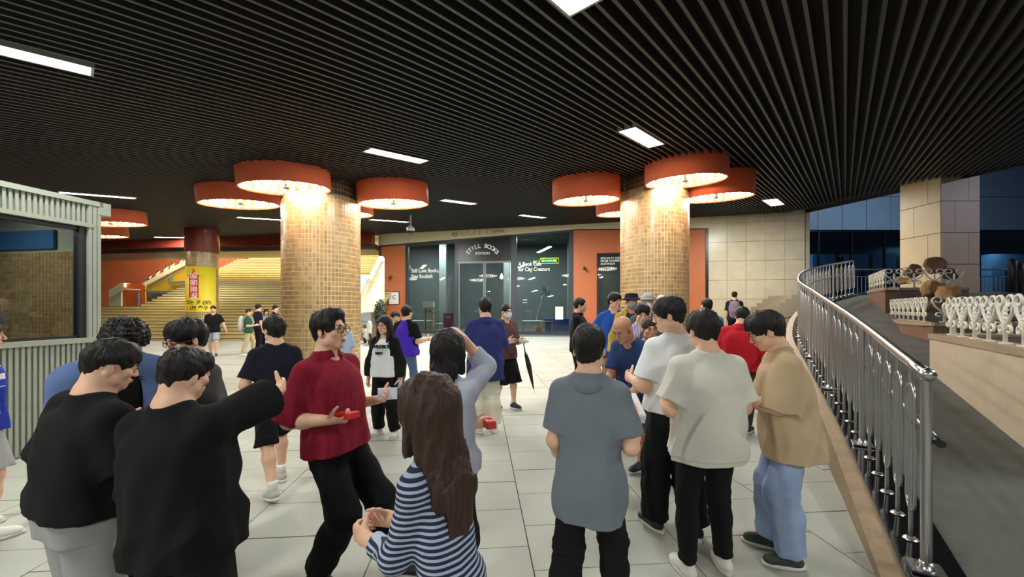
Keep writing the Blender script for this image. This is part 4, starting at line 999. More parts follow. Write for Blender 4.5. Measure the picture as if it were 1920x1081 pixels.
# things fixed on the front
def frame_thing(px0, px1, py0, py1, label, name='framed_poster', fill=None, A=SA, B=SB, off=.03):
    a = seg_pt(px0, py1, A, B); b = seg_pt(px1, py0, A, B); r_ = empty(name, a, 0, label, 'poster'); r_.location = (0, 0, 0)
    wallbox(px0, px1, a.z, b.z, A, B, off - .03, off).build('frame', black, r_); wallbox(px0 + 1.2, px1 - 1.2, a.z + .05, b.z - .05, A, B, off, off + .006).build('sheet', fill or white, r_); return r_
r_ = frame_thing(728, 749, 546, 571, 'small white framed poster on the left orange panel'); wtext('lettering', 'C', 736.5, 560, 7, SA, SB, r_, 'LEFT', .045, black)
r_ = frame_thing(1040, 1057, 573, 600, 'white paper notice taped inside the right shop window', off=-.02)
for px, py in ((734, 518), (1095, 501)):
    A_, B_ = (SA, SB) if px < 900 else (SB, SC); p = seg_pt(px, py, A_, B_) + seg_n(A_, B_) * .02; r_ = empty('wall_lamp', p, 0, 'small dark wall lamp on the %s orange panel' % ('left' if px < 900 else 'middle'), 'lamp')
    MB().tube([(0, 0, 0), (0, -.22, .02), (0, -.26, -.05)], .022, 8).build('arm', black, r_); MB().lathe([(.03, .06), (.12, -.10), (.11, -.10), (.02, .04)], 14, (0, -.26, -.08)).build('lamp_shade', black, r_); MB().lathe([(.001, .02), (.08, .02), (.08, 0), (.001, 0)], 14, (0, 0, 0)).build('base_plate', black, r_)
# dome camera on the ceiling
p = on_ceil(770, 404); r_ = empty('dome_camera', p, 0, 'white dome security camera hanging from the ceiling left of the shop', 'camera')
MB().lathe([(.04, .1), (.04, -.45), (.10, -.47), (.10, -.5), (.17, -.54), (.17, -.66), (.15, -.67)], 20).build('housing', mat('camera_white', (190, 190, 184), .5), r_); MB().lathe([(.13, -.66), (.125, -.74), (.08, -.80), (.001, -.82)], 20).build('dome', mat('dome_dark', (36, 36, 40), .15), r_)
# pale stone wall with panels
joint2 = mat('wall_joint', (120, 110, 92), .9); stone = mat('wall_stone', (206, 192, 164), .32, noise=.07, nscale=2.0, island=.05, spec=.6)
m = wallbox(1327, 1511, 0, lambda p: ceil_z(p.x, p.y) + .3, SC, SE, -.4, -.03); w_ = m.build('wall_right', joint2); tag(w_, kind='structure')
dW = (SE - SC); Lw = dW.length; dW = dW.normalized(); nW = seg_n(SC, SE); NX = 5
s0 = (seg_pt(1328, HY, SC, SE) - Vector((SC.x, SC.y, CAMZ))).length; pw = (Lw - s0) / NX
for i in range(NX):
    j = 0
    z = .0
    while z < 7.0:
        z1 = min(z + 1.07, 7.2); a = SC + dW * (s0 + i * pw + .008); b = SC + dW * (s0 + (i + 1) * pw - .008); P = []
        for zz in (z + .008, z1 - .008):
            for p_, o2 in ((a, -.03), (b, -.03), (b, .01), (a, .01)): q = p_ + nW * o2; P.append((q.x, q.y, min(zz, ceil_z(q.x, q.y) + .2)))
        MB().hexa(P).build('panel', stone, w_); z = z1
# return of the stone wall, going back
m = MB().box(15.86, 16.2, 20.9, 34, 0, 12); w2 = m.build('wall_return', stone); tag(w2, kind='structure')
# low steps in front of the stone wall
sgran = mat('granite_step', (150, 136, 116), .6, noise=.12, nscale=20)
st2 = empty('stone_steps', (10.3, 18.7, 0), 0, 'short flight of granite steps against the pale stone wall', 'steps')
for i in range(12): MB().box(i * .30, 4.6, 0, 1.7, i * .19, (i + 1) * .19).build('step', sgran, st2)

# ------------------------------------------------------------ right side: pillar, building behind
pm = mat('pillar_stone', (214, 190, 150), .45, noise=.05, nscale=1.5, island=.06, spec=.5)
pil = empty('pillar', (14.47, 13.05, 0), 0, 'square stone-clad pillar at the right, under the ceiling edge', 'pillar')
MB().box(-.60, .60, -.63, .63, 0, 8.0).build('core', joint2, pil)
for j in range(8):
    z0 = j * 1.02 + .01; z1 = z0 + 1.0; o_ = .27 if j % 2 else -.18
    for a, b in ((-.625, o_), (o_, .625)): MB().box(a + .006, b - .006, -.66, -.60, z0, z1).build('panel', pm, pil)
    for a, b in ((-.65, -o_), (-o_, .65)): MB().box(-.63, -.595, a + .006, b - .006, z0, z1).build('panel', pm, pil); MB().box(.595, .63, a + .006, b - .006, z0, z1).build('panel', pm, pil)
fac = mat('facade_stone', (118, 134, 142), .5, noise=.06, nscale=1.0, island=.05); navy = mat('recess_navy', (16, 20, 30), .3); fac_j = mat('facade_joint', (52, 60, 70), .9)
bg_ = empty('building', (0, 30, 0), 0, 'blue-grey panelled building with a dark recessed ground floor behind the ramp', 'building')
zb0 = CAMZ + (HY - 431) / F * 30; MB().box(16.2, 50, .15, .5, zb0, zb0 + 9).build('core', fac_j, bg_)
for i in range(17):
    for j in range(3): MB().box(16.3 + i * 1.9 + .02, 16.3 + (i + 1) * 1.9 - .02, 0, .15, zb0 + .02 + j * 2.6, zb0 + (j + 1) * 2.6 - .02).build('panel', fac, bg_)
MB().box(16.2, 50, 3.0, 3.3, 0, zb0).build('back_wall', navy, bg_); MB().box(16.2, 50, .1, 3.2, zb0 - .1, zb0).build('soffit', navy, bg_)
g2 = glass('dark_glass', (170, 195, 210), .75); ac = mat('unit_blue_white', (170, 190, 208), .5)
for i, px in enumerate((1540, 1601, 1652, 1872, 1916)):
    X_ = (px - CX) / F * 32; r_ = empty('cooling_unit', (X_, 31.9, 2.2), 0, ['leftmost pale outdoor cooling cabinet behind the ramp railing', 'middle pale outdoor cooling cabinet behind the ramp railing', 'third pale cabinet just left of the stone pillar', 'pale cabinet right of the stone pillar', 'pale cabinet at the right frame edge behind the dark fence'][i], 'cabinet')
    MB().box(-.95, .95, -.2, .5, 0, 3.9).build('body', ac, r_); MB().box(.15, .80, -.215, -.2, .9, 2.6).build('grille', navy, r_)
    for q in range(8): MB().box(.18, .77, -.225, -.215, 1.0 + q * .2, 1.05 + q * .2).build('louvre', ac, r_)
m = MB().box(16.3, 50, .3, .33, 2.2, zb0 - .1); m.build('shop_glass', g2, bg_)
for i in range(7): MB().box(16.3 + i * 2.6, 16.42 + i * 2.6, .2, .36, 2.2, zb0).build('mullion', navy, bg_)
area_light('recess_lamp', (20, 31.0, 7.0), 480, 6, .3, (.6, .8, 1)); area_light('recess_lamp', (37, 31.0, 7.0), 380, 6, .3, (.5, .8, 1))
area_light('forecourt_lamp', (27, 22, 11), 500, 2, 2, (.55, .72, 1.0), (R(35), 0, 0))
# ------------------------------------------------------------ ramp with railing
rp = [(2.46, 2.28), (3.6, 4.05), (4.9, 6.2), (6.34, 8.5), (8.4, 11.0), (10.3, 12.6), (12.1, 13.6)]
def catm(P, n):
    P = [Vector(p) for p in P]; P = [P[0] * 2 - P[1]] + P + [P[-1] * 2 - P[-2]]; out_ = []
    for i in range(1, len(P) - 2):
        for k_ in range(n):
            t = k_ / n; a, b, c, d = P[i - 1:i + 3]; out_.append(.5 * ((2 * b) + (c - a) * t + (2 * a - 5 * b + 4 * c - d) * t * t + (3 * b - a - 3 * c + d) * t ** 3))
    out_.append(P[-2]); return out_
path = catm(rp, 16); cum = [0]
for i in range(1, len(path)): cum.append(cum[-1] + (path[i] - path[i - 1]).length)
LEN = cum[-1]
def pos(s_):
    s_ = max(-1.2, min(LEN + 3, s_))
    if s_ <= 0: d = (path[1] - path[0]).normalized(); return path[0] + d * s_, d
    if s_ >= LEN: d = (path[-1] - path[-2]).normalized(); return path[-1] + d * (s_ - LEN), d
    for i in range(1, len(cum)):
        if cum[i] >= s_: t = (s_ - cum[i - 1]) / (cum[i] - cum[i - 1]); d = (path[i] - path[i - 1]).normalized(); return path[i - 1].lerp(path[i], t), d
def rz(s_): return .10 + max(-.02, min(1.0, s_ / LEN)) * 2.06
asph = mat('ramp_asphalt', (86, 87, 82), .75, noise=.18, nscale=3.5, bump=.4, bscale=60); gtan = mat('granite_tan', (150, 128, 102), .55, noise=.1, nscale=30); gblk = mat('granite_black', (22, 22, 24), .10, spec=.7)
def strip(s0, s1, o0, o1, zf_, name, mt, parent=None, step=.25, zb=-.05):
    m = MB(); n = max(2, int((s1 - s0) / step)); prev = None
    for i in range(n + 1):
        s_ = s0 + (s1 - s0) * i / n; p, d = pos(s_); nr = Vector((d.y, -d.x)); a = p + nr * o0; b = p + nr * o1; z = zf_(s_)
        cur = [(a.x, a.y, zb if not callable(zb) else zb(s_)), (b.x, b.y, zb if not callable(zb) else zb(s_)), (b.x, b.y, z), (a.x, a.y, z)]
        if prev: m.hexa([prev[0], prev[1], cur[1], cur[0], prev[3], prev[2], cur[2], cur[3]])
        prev = cur
    return m.build(name, mt, parent)
ramp = strip(-1.2, LEN + 3, .17, 3.3, lambda s_: rz(s_) - .06, 'floor_ramp', asph); tag(ramp, kind='structure')
k0 = strip(-1.15, LEN + .1, -.23, -.11, lambda s_: rz(s_) - .02, 'trim_4', gtan); tag(k0, kind='structure'); k1 = strip(-1.15, LEN + .1, -.11, .17, lambda s_: rz(s_), 'trim_5', gblk); tag(k1, kind='structure')
m = MB().prism([(12.4, 13.9), (16.0, 13.4), (50, 13.4), (50, 33.2), (16.25, 33.2), (16.25, 20.95)], -.05, 2.12).build('floor_upper', asph); tag(m, kind='structure')
steel = mat('stainless_steel', (178, 178, 178), .30, metal=1.0)
rl = empty('railing', (rp[0][0], rp[0][1], 0), 0, 'curved stainless steel railing with looped balusters along the ramp', 'railing'); rl.location = (0, 0, 0)
def P3(s_, z, o_=0): p, d = pos(s_); nr = Vector((d.y, -d.x)); q = p + nr * o_; return Vector((q.x, q.y, rz(s_) + z))
RH = 1.16
MB().tube([P3(i * .2, RH) for i in range(int(LEN / .2) + 1)], .033, 12).build('handrail', steel, rl)
MB().tube([P3(.05 + i * .2, .76, .05) for i in range(int(LEN / .2))], .021, 10).build('lower_rail', steel, rl)
MB().tube([P3(.05, .76, .05), P3(-.02, .76, .055)], .024, 10).build('rail_end', mat('rubber_black', (18, 18, 20), .4), rl)
ball = MB().lathe([(.001, -.042), (.03, -.03), (.042, 0), (.03, .03), (.001, .042)], 14).build('end_knob', steel, rl); ball.location = P3(-.02, RH); ball.location = P3(-.02, RH)
bal_me = MB().lathe([(.0125, 0), (.0125, RH)], 8).mesh('baluster'); fl_me = MB().lathe([(.001, .012), (.03, .012), (.042, .0)], 14).mesh('flange')
lp = []
for i in range(9): a = math.pi * i / 8; lp.append((.088 * math.cos(a), 0, .93 + .088 * math.sin(a)))
for i in range(9): a = math.pi + math.pi * i / 8; lp.append((.088 * math.cos(a), 0, .28 + .088 * math.sin(a)))
loop_me = MB().tube(lp, .0085, 7, closed=True).mesh('loop'); post_me = MB().lathe([(.027, 0), (.027, RH)], 12).mesh('post')
bp_me = MB().box(-.075, .075, -.075, .075, 0, .012).lathe([(.045, .012), (.03, .05), (.028, .05)], 14).mesh('base_plate')
def posts(par, s0, s1, every, loops):
    n = int((s1 - s0) / every)
    for i in range(n + 1):
        s_ = s0 + i * every; p, d = pos(s_); a = math.atan2(d.y, d.x); q = (p.x, p.y, rz(s_))
        if i % 6 == 0: link('post', post_me, steel, par, q, a); link('base_plate', bp_me, steel, par, q, a)
        else:
            link('baluster', bal_me, steel, par, q, a); link('flange', fl_me, steel, par, q, a)
            if loops: link('loop', loop_me, steel, par, q, a)
posts(rl, .0, LEN, .285, True)
# plain fences on the upper level
fst = mat('steel_blue', (120, 132, 146), .3, metal=.8)
def fence(p0, p1, label, every=.16, h_=1.05):
    p0 = Vector(p0); p1 = Vector(p1); r_ = empty('fence', p0, 0, label, 'fence'); L_ = (p1 - p0); n = int(L_.length / every)
    MB().tube([Vector((0, 0, h_)), L_ + Vector((0, 0, h_))], .028, 8).build('top_rail', fst, r_); MB().tube([Vector((0, 0, h_ - .28)), L_ + Vector((0, 0, h_ - .28))], .018, 8).build('middle_rail', fst, r_); MB().tube([Vector((0, 0, .1)), L_ + Vector((0, 0, .1))], .018, 8).build('bottom_rail', fst, r_)
    me = MB().lathe([(.011, .1), (.011, h_ - .28)], 6).mesh('baluster'); mp = MB().lathe([(.03, 0), (.03, h_)], 10).mesh('post')
    for i in range(n + 1): q = L_ * (i / n); link('post' if i % 10 == 0 else 'baluster', mp if i % 10 == 0 else me, fst, r_, q)
fence((13.2, 15.2, 2.12), (17.2, 15.2, 2.12), 'steel fence at the top of the ramp, left of the stone pillar'); fence((18.2, 15.2, 2.12), (23.5, 15.2, 2.12), 'dark steel fence at the right frame edge, behind the white ironwork')
for i, (px, zt) in enumerate(((1899, 1.5), (1912, 1.35))): 
    r_ = MB().lathe([(.001, 0), (.11, 0), (.11, zt - .1), (.07, zt), (.001, zt)], 16).build('bollard', mat('bollard_dark', (36, 34, 36), .4), None, ((px - CX) / F * 12.5, 12.5, 1.75)); tag(r_, ['left one of the two dark bollards at the right frame edge', 'right one of the two dark bollards at the right frame edge'][i], 'bollard')
# ------------------------------------------------------------ granite planters with white ironwork
gw = mat('planter_granite', (196, 182, 158), .55, noise=.08, nscale=3, bump=.2); gbr = mat('planter_brown', (128, 98, 78), .55, noise=.12, nscale=12); cop = mat('coping_granite', (164, 146, 122), .5, noise=.12, nscale=40)
soil = mat('soil', (70, 58, 46), .95, noise=.2); iron = mat('iron_white', (222, 218, 206), .5, noise=.05)
def planter(poly_, zt, zb, label, wm):
    r_ = empty('planter', (poly_[0][0], poly_[0][1], 0), 0, label, 'planter'); r_.location = (0, 0, 0)
    MB().prism(poly_, zb, zt - .07).build('wall', wm, r_); c = Vector((sum(p[0] for p in poly_) / len(poly_), sum(p[1] for p in poly_) / len(poly_)))
    n = len(poly_)
    for i in range(n):
        a = Vector(poly_[i]); b = Vector(poly_[(i + 1) % n]); e = (b - a).normalized(); no = Vector((e.y, -e.x)); no = no if (a + b - c * 2).dot(no) > 0 else -no
        o0 = no * .02; i0 = -no * .26; MB().hexa([(*(a + o0), zt - .07), (*(b + o0), zt - .07), (*(b + i0), zt - .07), (*(a + i0), zt - .07), (*(a + o0), zt), (*(b + o0), zt), (*(b + i0), zt), (*(a + i0), zt)]).build('coping', cop, r_)
    MB().prism([tuple(Vector(p).lerp(c, .12)) for p in poly_], zt - .07, zt - .03).build('soil', soil, r_); return r_
W1 = [(6.2, 5.7), (4.55, 3.30), (7.6, 1.4), (11.5, 6.6), (8.9, 6.9)]
planter([(6.2, 5.7), (4.3, 2.9), (6.6, .9), (11.6, 5.8)], 1.27, 0, 'long pale granite planter wall along the right side of the ramp', gw)
planter([(8.07, 7.95), (7.9, 7.2), (13.5, 7.2), (14.0, 9.9), (9.75, 9.9)], 1.38, 0, 'brown granite planter with rocks in the middle of the stepped planters', gbr)
planter([(9.72, 10.0), (11.9, 10.0), (11.9, 12.2), (11.9, 12.2), (10.9, 12.2)][:3] + [(11.2, 12.1)], 2.18, 0, 'highest granite planter in front of the stone pillar', gbr)
# ornate cast iron motif: a heart of scrolls on a stem
def scroll(cx, cz, r0, a0, turns, sgn, n=22):
    return [(cx + sgn * r0 * (1 - .62 * i / n) * math.cos(a0 + turns * 2 * math.pi * i / n), 0, cz + r0 * (1 - .62 * i / n) * math.sin(a0 + turns * 2 * math.pi * i / n)) for i in range(n + 1)]
m = MB()
for q in (-1, 1):
    pts = [(0, 0, .15), (q * .05, 0, .20), (q * .115, 0, .27), (q * .150, 0, .35)] + scroll(q * .085, .375, .070, .0, .95, q)
    m.tube(pts, .0125, 7); m.tube([(0, 0, .13)] + scroll(q * .075, .125, .045, math.pi * .9, -.9, q), .012, 7)
m.tube([(0, 0, 0), (0, 0, .34)], [.017, .012], 8)
for z in (.18, .22, .26, .30): m.lathe([(.001, -.018), (.026, 0), (.001, .018)], 8, (0, 0, z))
m.box(-.045, .045, -.03, .03, 0, .012)
motif = m.mesh('scroll_panel')
def ironwork(p0, p1, z, label, every=.325, sc=1.0):
    p0 = Vector((*p0, z)); p1 = Vector((*p1, z)); L_ = p1 - p0; n = max(1, int(L_.length / (every * sc))); a = math.atan2(L_.y, L_.x); r_ = empty('ornate_fence', p0, a, label, 'fence')
    for i in range(n): o_ = link('scroll_panel', motif, iron, r_, ((i + .5) * L_.length / n, 0, 0)); o_.scale = (L_.length / n / .32, sc, sc)
ironwork((6.28, 5.55), (4.45, 2.95), 1.27, 'white scrolled iron fence nearest to us, on the pale planter wall', sc=1.18)
ironwork((6.3, 5.62), (11.4, 5.72), 1.27, 'white scrolled iron fence along the far side of the pale planter', sc=1.05)
ironwork((7.98, 7.3), (13.3, 7.3), 1.38, 'white scrolled iron fence on the front of the middle planter', sc=1.1, every=.42)
ironwork((8.0, 7.4), (9.7, 9.85), 1.38, 'white scrolled iron fence on the left side of the middle planter', sc=1.1)
ironwork((9.75, 10.06), (11.85, 10.06), 2.18, 'white scrolled iron fence on the highest planter', sc=1.12, every=.42); ironwork((9.8, 10.1), (11.15, 12.0), 2.18, 'white scrolled iron fence on the left side of the highest planter', sc=1.1)
ironwork((11.9, 7.4), (13.8, 9.8), 1.5, 'white scrolled iron fence running away at the far right', sc=1.2)
# rocks
def rock(px, py, Y, rx, ry, rz_, seed, label, rgb):
    p = at_depth(px, py, Y); r_ = np.random.RandomState(seed); bm = bmesh.new(); bmesh.ops.create_icosphere(bm, subdivisions=4, radius=1)
    pl = [(unit(r_.randn(3)), r_.uniform(.50, .86)) for _ in range(16)]
    for v in bm.verts:
        c = np.array(v.co)
        for n_, d_ in pl:
            e = float(c @ n_) - d_
            if e > 0: c = c - n_ * e * .97
        c = c * (1 + .05 * float(wob(c[None], .5, (1, 1, 1), seed % 9)[0]) + .03 * float(wob(c[None], .2, (1, 1, 1), seed % 7)[0])); v.co = (c[0] * rx, c[1] * ry, c[2] * rz_)
    for f_ in bm.faces: f_.smooth = True
    me = bpy.data.meshes.new('rock'); bm.to_mesh(me); bm.free()
    o_ = link('rock', me, mat('rock_%d' % seed, rgb, .85, noise=.3, nscale=4, bump=.8, bscale=12), None, p); tag(o_, label, 'rock', 'rocks in the stepped planters')
rock(1712,507, 10.8, 0.29, 0.22, 0.24, 3, 'dark brown rock on the highest planter, left one', (104, 74, 50)); rock(1752,500, 11.0, 0.32, 0.25, 0.29, 8, 'tall grey-brown rock on the highest planter, right one', (118, 92, 66))
rock(1780,515, 11.2, 0.22, 0.22, 0.22, 14, 'small dark rock behind the right end of the highest ironwork', (66, 56, 46)); rock(1750,543, 8.9, 0.24, 0.22, 0.24, 5, 'mossy ochre rock standing in the middle planter, left one', (150, 120, 76)); rock(1778,552, 8.4, 0.26, 0.22, 0.29, 21, 'tan rock in the middle planter, the frontmost', (158, 122, 84))
rock(1690,527, 10.6, 0.15, 0.17, 0.14, 9, 'low orange-tan rock at the left of the highest planter', (186, 140, 84))
rock(1755,577, 7.9, 0.22, 0.20, 0.22, 30, 'dark rock low behind the white scrolls of the middle planter', (84, 72, 60))
# ------------------------------------------------------------ scooter parked by the stone wall
sc_ = empty('scooter', (9.85, 13.6, 0), R(84), 'black delivery scooter with a silver rear box parked left of the ramp', 'scooter')
blk = mat('scooter_black', (24, 24, 28), .3); tyr = mat('tyre', (22, 22, 22), .8); redl = mat('tail_red', (190, 30, 30), .3)
wh = MB().lathe([(.13, -.05), (.24, -.055), (.27, -.02), (.27, .02), (.24, .055), (.13, .05), (.13, -.05)], 24).mesh('wheel')
for x_ in (-.62, .62): o_ = link('wheel', wh, tyr, sc_, (x_, 0, .28)); o_.rotation_euler = (R(90), 0, 0)
f = Field((-1, -.4, .1), (1, .4, 1.3), .02)
for pr in (cone((-.65, 0, .62), (-.1, 0, .60), .15, .16), cone((-.1, 0, .42), (.35, 0, .32), .13, .12), cone((.35, 0, .32), (.55, 0, .9), .13, .10), cone((-.6, 0, .35), (-.2, 0, .35), .10, .11), cone((.50, 0, .85), (.56, 0, 1.0), .12, .09), cone((.62, 0, .28), (.55, 0, .6), .06, .06)): f.add(pr, .06)
link('body', npmesh('body', *f.net()), blk, sc_)
MB().box(-.55, .0, -.13, .13, .755, .80).build('seat', mat('seat_black', (15, 15, 15), .6), sc_); MB().tube([(.52, -.34, 1.08), (.5, -.12, 1.04), (.55, 0, 1.0), (.5, .12, 1.04), (.52, .34, 1.08)], .016, 8).build('handlebar', blk, sc_)
MB().box(-1.05, -.60, -.26, .26, .86, 1.36).build('rear_box', mat('box_silver', (160, 164, 168), .3, metal=.6), sc_); MB().box(-1.06, -.59, -.27, .27, 1.36, 1.40).build('box_lid', mat('box_silver', (160, 164, 168), .3, metal=.6), sc_); MB().box(-.80, -.74, -.10, .10, .60, .66).build('tail_light', redl, sc_); MB().box(-.86, -.85, -.09, .09, .42, .56).build('number_plate', wht, sc_)
MB().tube([(-.75, 0, .72), (-.85, 0, .86)], .03, 8).build('rack', blk, sc_)
sc_.scale = (1.15, 1.15, 1.22)
# second scooter, pale, beside the left column, and a shrub behind it
s2 = sc_.copy(); col.objects.link(s2); s2['label'] = 'pale scooter parked to the right of the left tiled column, before the escalator'; s2.location = (-6.55, 17.4, 0); s2.rotation_euler = (0, 0, R(-60)); s2.scale = (1, 1, 1)
for ch in list(sc_.children):
    c2 = ch.copy(); col.objects.link(c2); c2.parent = s2
    if ch.name.startswith('body'): c2.data = ch.data.copy(); c2.data.materials.clear(); c2.data.materials.append(mat('scooter_pale', (196, 196, 190), .35))
sh_ = empty('shrub', (-6.35, 18.55, 0), 0, 'dark leafy shrub between the escalator side and the orange panel', 'shrub')
m = MB(); rr_ = random.Random(4)
for i in range(700):
    v = Vector((rr_.gauss(0, 1), rr_.gauss(0, 1), rr_.gauss(0, 1))).normalized() * rr_.uniform(.6, 1); c = Vector((v.x * .30, v.y * .35, 1.35 + v.z * .75)); a = Vector((rr_.uniform(-1, 1), rr_.uniform(-1, 1), rr_.uniform(-1, 1))).normalized() * .07; b_ = a.orthogonal().normalized() * .03
    m.quad(tuple(c - a), tuple(c + b_), tuple(c + a), tuple(c - b_))
tag(m.build('leaves', mat('leaf_dark', (44, 52, 36), .6), sh_), kind='stuff'); MB().tube([(0, 0, 0), (.02, 0, .7), (0, 0, 1.3)], [.04, .03, .02], 7).build('stem', mat('stem_brown', (70, 56, 42), .8), sh_)
# ------------------------------------------------------------ the people of the photograph
C_ = lambda nm, rgb, **k_: (lambda: cloth(nm, rgb, **k_))
BLK = C_('black_tee', (20, 20, 22)); BLKT = C_('black_trousers', (22, 22, 25)); NAVY = C_('navy', (28, 32, 52)); WHT = C_('white_tee', (226, 228, 232)); WSH = lambda: mat('shoe_white', (222, 220, 212), .6)
LGR = C_('light_grey', (150, 150, 152)); DGR = C_('dark_grey', (62, 64, 68)); SOCK = lambda: mat('sock_white', (225, 225, 222), .9)
BSH = lambda: mat('shoe_black', (30, 30, 32), .5); MASK = lambda: mat('mask_white', (232, 234, 238), .8); JEAN = C_('jeans_blue', (82, 108, 142), noise=.12); DK = lambda: mat('sole_dark', (50, 48, 46), .7)
def striped(nm, a, b, per, axis=2):
    if nm in _mats: return _mats[nm]
    m = mat(nm, a, .9); nt = m.node_tree; N = nt.nodes; L = nt.links; tc = N.new('ShaderNodeTexCoord'); sx = N.new('ShaderNodeSeparateXYZ'); L.new(tc.outputs['Object'], sx.inputs[0])
    mm = N.new('ShaderNodeMath'); mm.operation = 'MULTIPLY'; mm.inputs[1].default_value = 1 / per; L.new(sx.outputs[axis], mm.inputs[0]); fr = N.new('ShaderNodeMath'); fr.operation = 'FRACT'; L.new(mm.outputs[0], fr.inputs[0])
    gt = N.new('ShaderNodeMath'); gt.operation = 'GREATER_THAN'; gt.inputs[1].default_value = .55; L.new(fr.outputs[0], gt.inputs[0]); mx = N.new('ShaderNodeMix'); mx.data_type = 'RGBA'; mx.inputs[6].default_value = (*lin(a), 1); mx.inputs[7].default_value = (*lin(b), 1)
    L.new(gt.outputs[0], mx.inputs[0]); L.new(mx.outputs[2], N['Principled BSDF'].inputs['Base Color']); return m
PEOPLE = {}
def P(key, *a, **k_): PEOPLE[key] = person(*a, **k_)
# left group
P('jersey', -38, 258, 598, -30, 'person at the left frame edge in blue striped jersey and grey shorts', shirt=C_('jersey_blue', (40, 60, 170)), sleeve_mat=lambda: striped('cloth_jersey_sleeve', (40, 60, 170), (225, 228, 235), .09), legs='short', trousers=C_('shorts_pale', (170, 170, 172)), shoe=WSH, rfoot=(.22, .05, 0), lfoot=(-.14, 0, 0), lw=.03, sway=-9, rua=(.15, .0, -1), rfa=(-.1, .05, -1))
P('cream', -170, 430, 640, -20, 'person in cream trousers and white top cut off at the lower left corner', shirt=WHT, trousers=C_('trousers_cream', (205, 200, 182)), shoe=WSH, rua=(.1, .0, -1), rfa=(-.05, .1, -1), lfa=(0, .1, -1))
P('tee1', 158, 440, 630, -22, 'heavy man in a black t-shirt and light grey trousers, back to us, at the left', shirt=BLK, trousers=C_('grey_trousers', (158, 158, 158), noise=.08), w=1.30, loose=.035, hem=-.005, sway=4, lean=3, lua=(-.40, -.12, -1), lfa=(.45, .9, .12), rua=(.25, .2, -1), rfa=(-.4, .9, .1), hair='full', hyaw=-18, hpitch=16, shoe=WSH, slen=.85, lw=.02, hroll=3, hs=.88, hth=.7)
P('tee2', 346, 482, 643, -8, 'man all in black pointing with his right arm, back to us, left foreground', shirt=BLK, trousers=BLKT, w=1.20, loose=.04, hem=-.12, sway=-5, sleeve='half', rua=(.06, .97, .15), rfa=(-.45, 1, .02), lua=(-.18, .25, -1), lfa=(.2, .9, .1), hair='full', hyaw=-10, hpitch=12, lw=.02, hs=.85, hth=.7, lfoot=(-.17, .0, 0), rfoot=(.17, 0, 0), rcurl=.2)
P('curly', 214, 345, 590, -112, 'man with curly black hair and an open blue denim shirt, behind the black t-shirt man', shirt=BLK, trousers=BLKT, jacket=C_('denim', (92, 112, 158), noise=.1), sleeve='half', hair='curly', hpitch=24, lean=5, w=1.0, hs=.9, loose=.01, lua=(-.1, .2, -1), lfa=(.3, .9, .2), rua=(.1, .2, -1), rfa=(-.3, .9, .2))
P('glasses', 384, 288, 598, 148, 'man with glasses in a dark grey t-shirt facing us and looking down to the left', shirt=C_('charcoal_tee', (76, 77, 80)), trousers=DGR, glasses='brown', hair='full', hyaw=8, hpitch=14, lean=6, loose=.03, lua=(-.12, .05, -1), lfa=(.75, .62, .08), rua=(.12, .1, -1), rfa=(-.5, .85, .1))
P('walker', 516, 203, 594, 42, 'man in navy t-shirt and black shorts walking away with white socks and grey trainers', shirt=C_('navy_tee', (26, 28, 42)), legs='short', short_len=1.0, lw=.018, trousers=BLKT, shoe=lambda: mat('trainer_grey', (176, 172, 164), .6), lfoot=(-.08, -.30, .02, 12, 12), rfoot=(.08, .16, 0, 0), lua=(-.32, .0, -1), lfa=(.2, .9, .1), rua=(.2, -.1, -1), rfa=(-.1, .8, -.2), hair='full', hyaw=15, sock=SOCK, laces=SOCK)
P('maroon', 631, 305, 578, -108, 'man with glasses in a maroon knitted polo holding out a card and a red box', shirt=lambda: mat('cloth_maroon', (134, 28, 48), .85, noise=.16, nscale=42, bump=.8, bscale=130, stretch=(1, 1, .4), spec=.2), collar=C_('maroon_collar', (128, 26, 46)), trousers=BLKT, glasses='black', lean=-7, sleeve='half', loose=.032, hem=-.06, w=1.08, lw=.022, rfoot=(.10, -.02, 0), lfoot=(-.14, .38, 0), rua=(.16, -.26, -1), rfa=(-.14, 1, .06), lua=(-.08, -.15, -1), lfa=(.0, 1, .22), rhd=(-.2, 1, .0), rpn=(-.45, .1, 1), lpn=(.4, .1, 1), rcurl=.6, lcurl=.6, hair='short', quiff=1, shoe=BSH, hpitch=-4, hyaw=6)
P('stripes', 843, 590, 757, 60, 'woman with long brown hair in a blue and white striped top, from behind', fem=1, shirt=lambda: striped('cloth_stripes', (34, 40, 66), (172, 182, 206), .019), trousers=BLKT, hair='longback', hairmat=H_BROWN, hlen=.43, hwide=.098, hth=1.7, w=.84, lean=10, stoop=.06, sleeve='long', cuff=.62, lua=(-.02, .30, -1), lfa=(.20, .95, -.10), rua=(.0, .3, -1), rfa=(-.30, .95, -.04), lcurl=.9, rcurl=.9, hback=.0, loose=.014, fold=.008, hem=-.15, backview=1)
P('sweater', 839, 342, 624, -20, 'woman with long black hair in a pale grey sweater raising a hand to her head', fem=1, shirt=C_('sweater_grey', (178, 184, 202)), trousers=BLKT, hair='longback', hlen=.30, hth=1.2, sleeve='long', cuff=.55, rua=(.02, .74, .38), rfa=(-.42, -.50, .80), rhd=(-.6, -.1, .6), rcurl=.5, lua=(.10, .25, -1), lfa=(.62, .75, .02), loose=.035, lw=.035, hem=-.04, lfoot=(-.08, .02, 0), rfoot=(.12, -.1, 0))
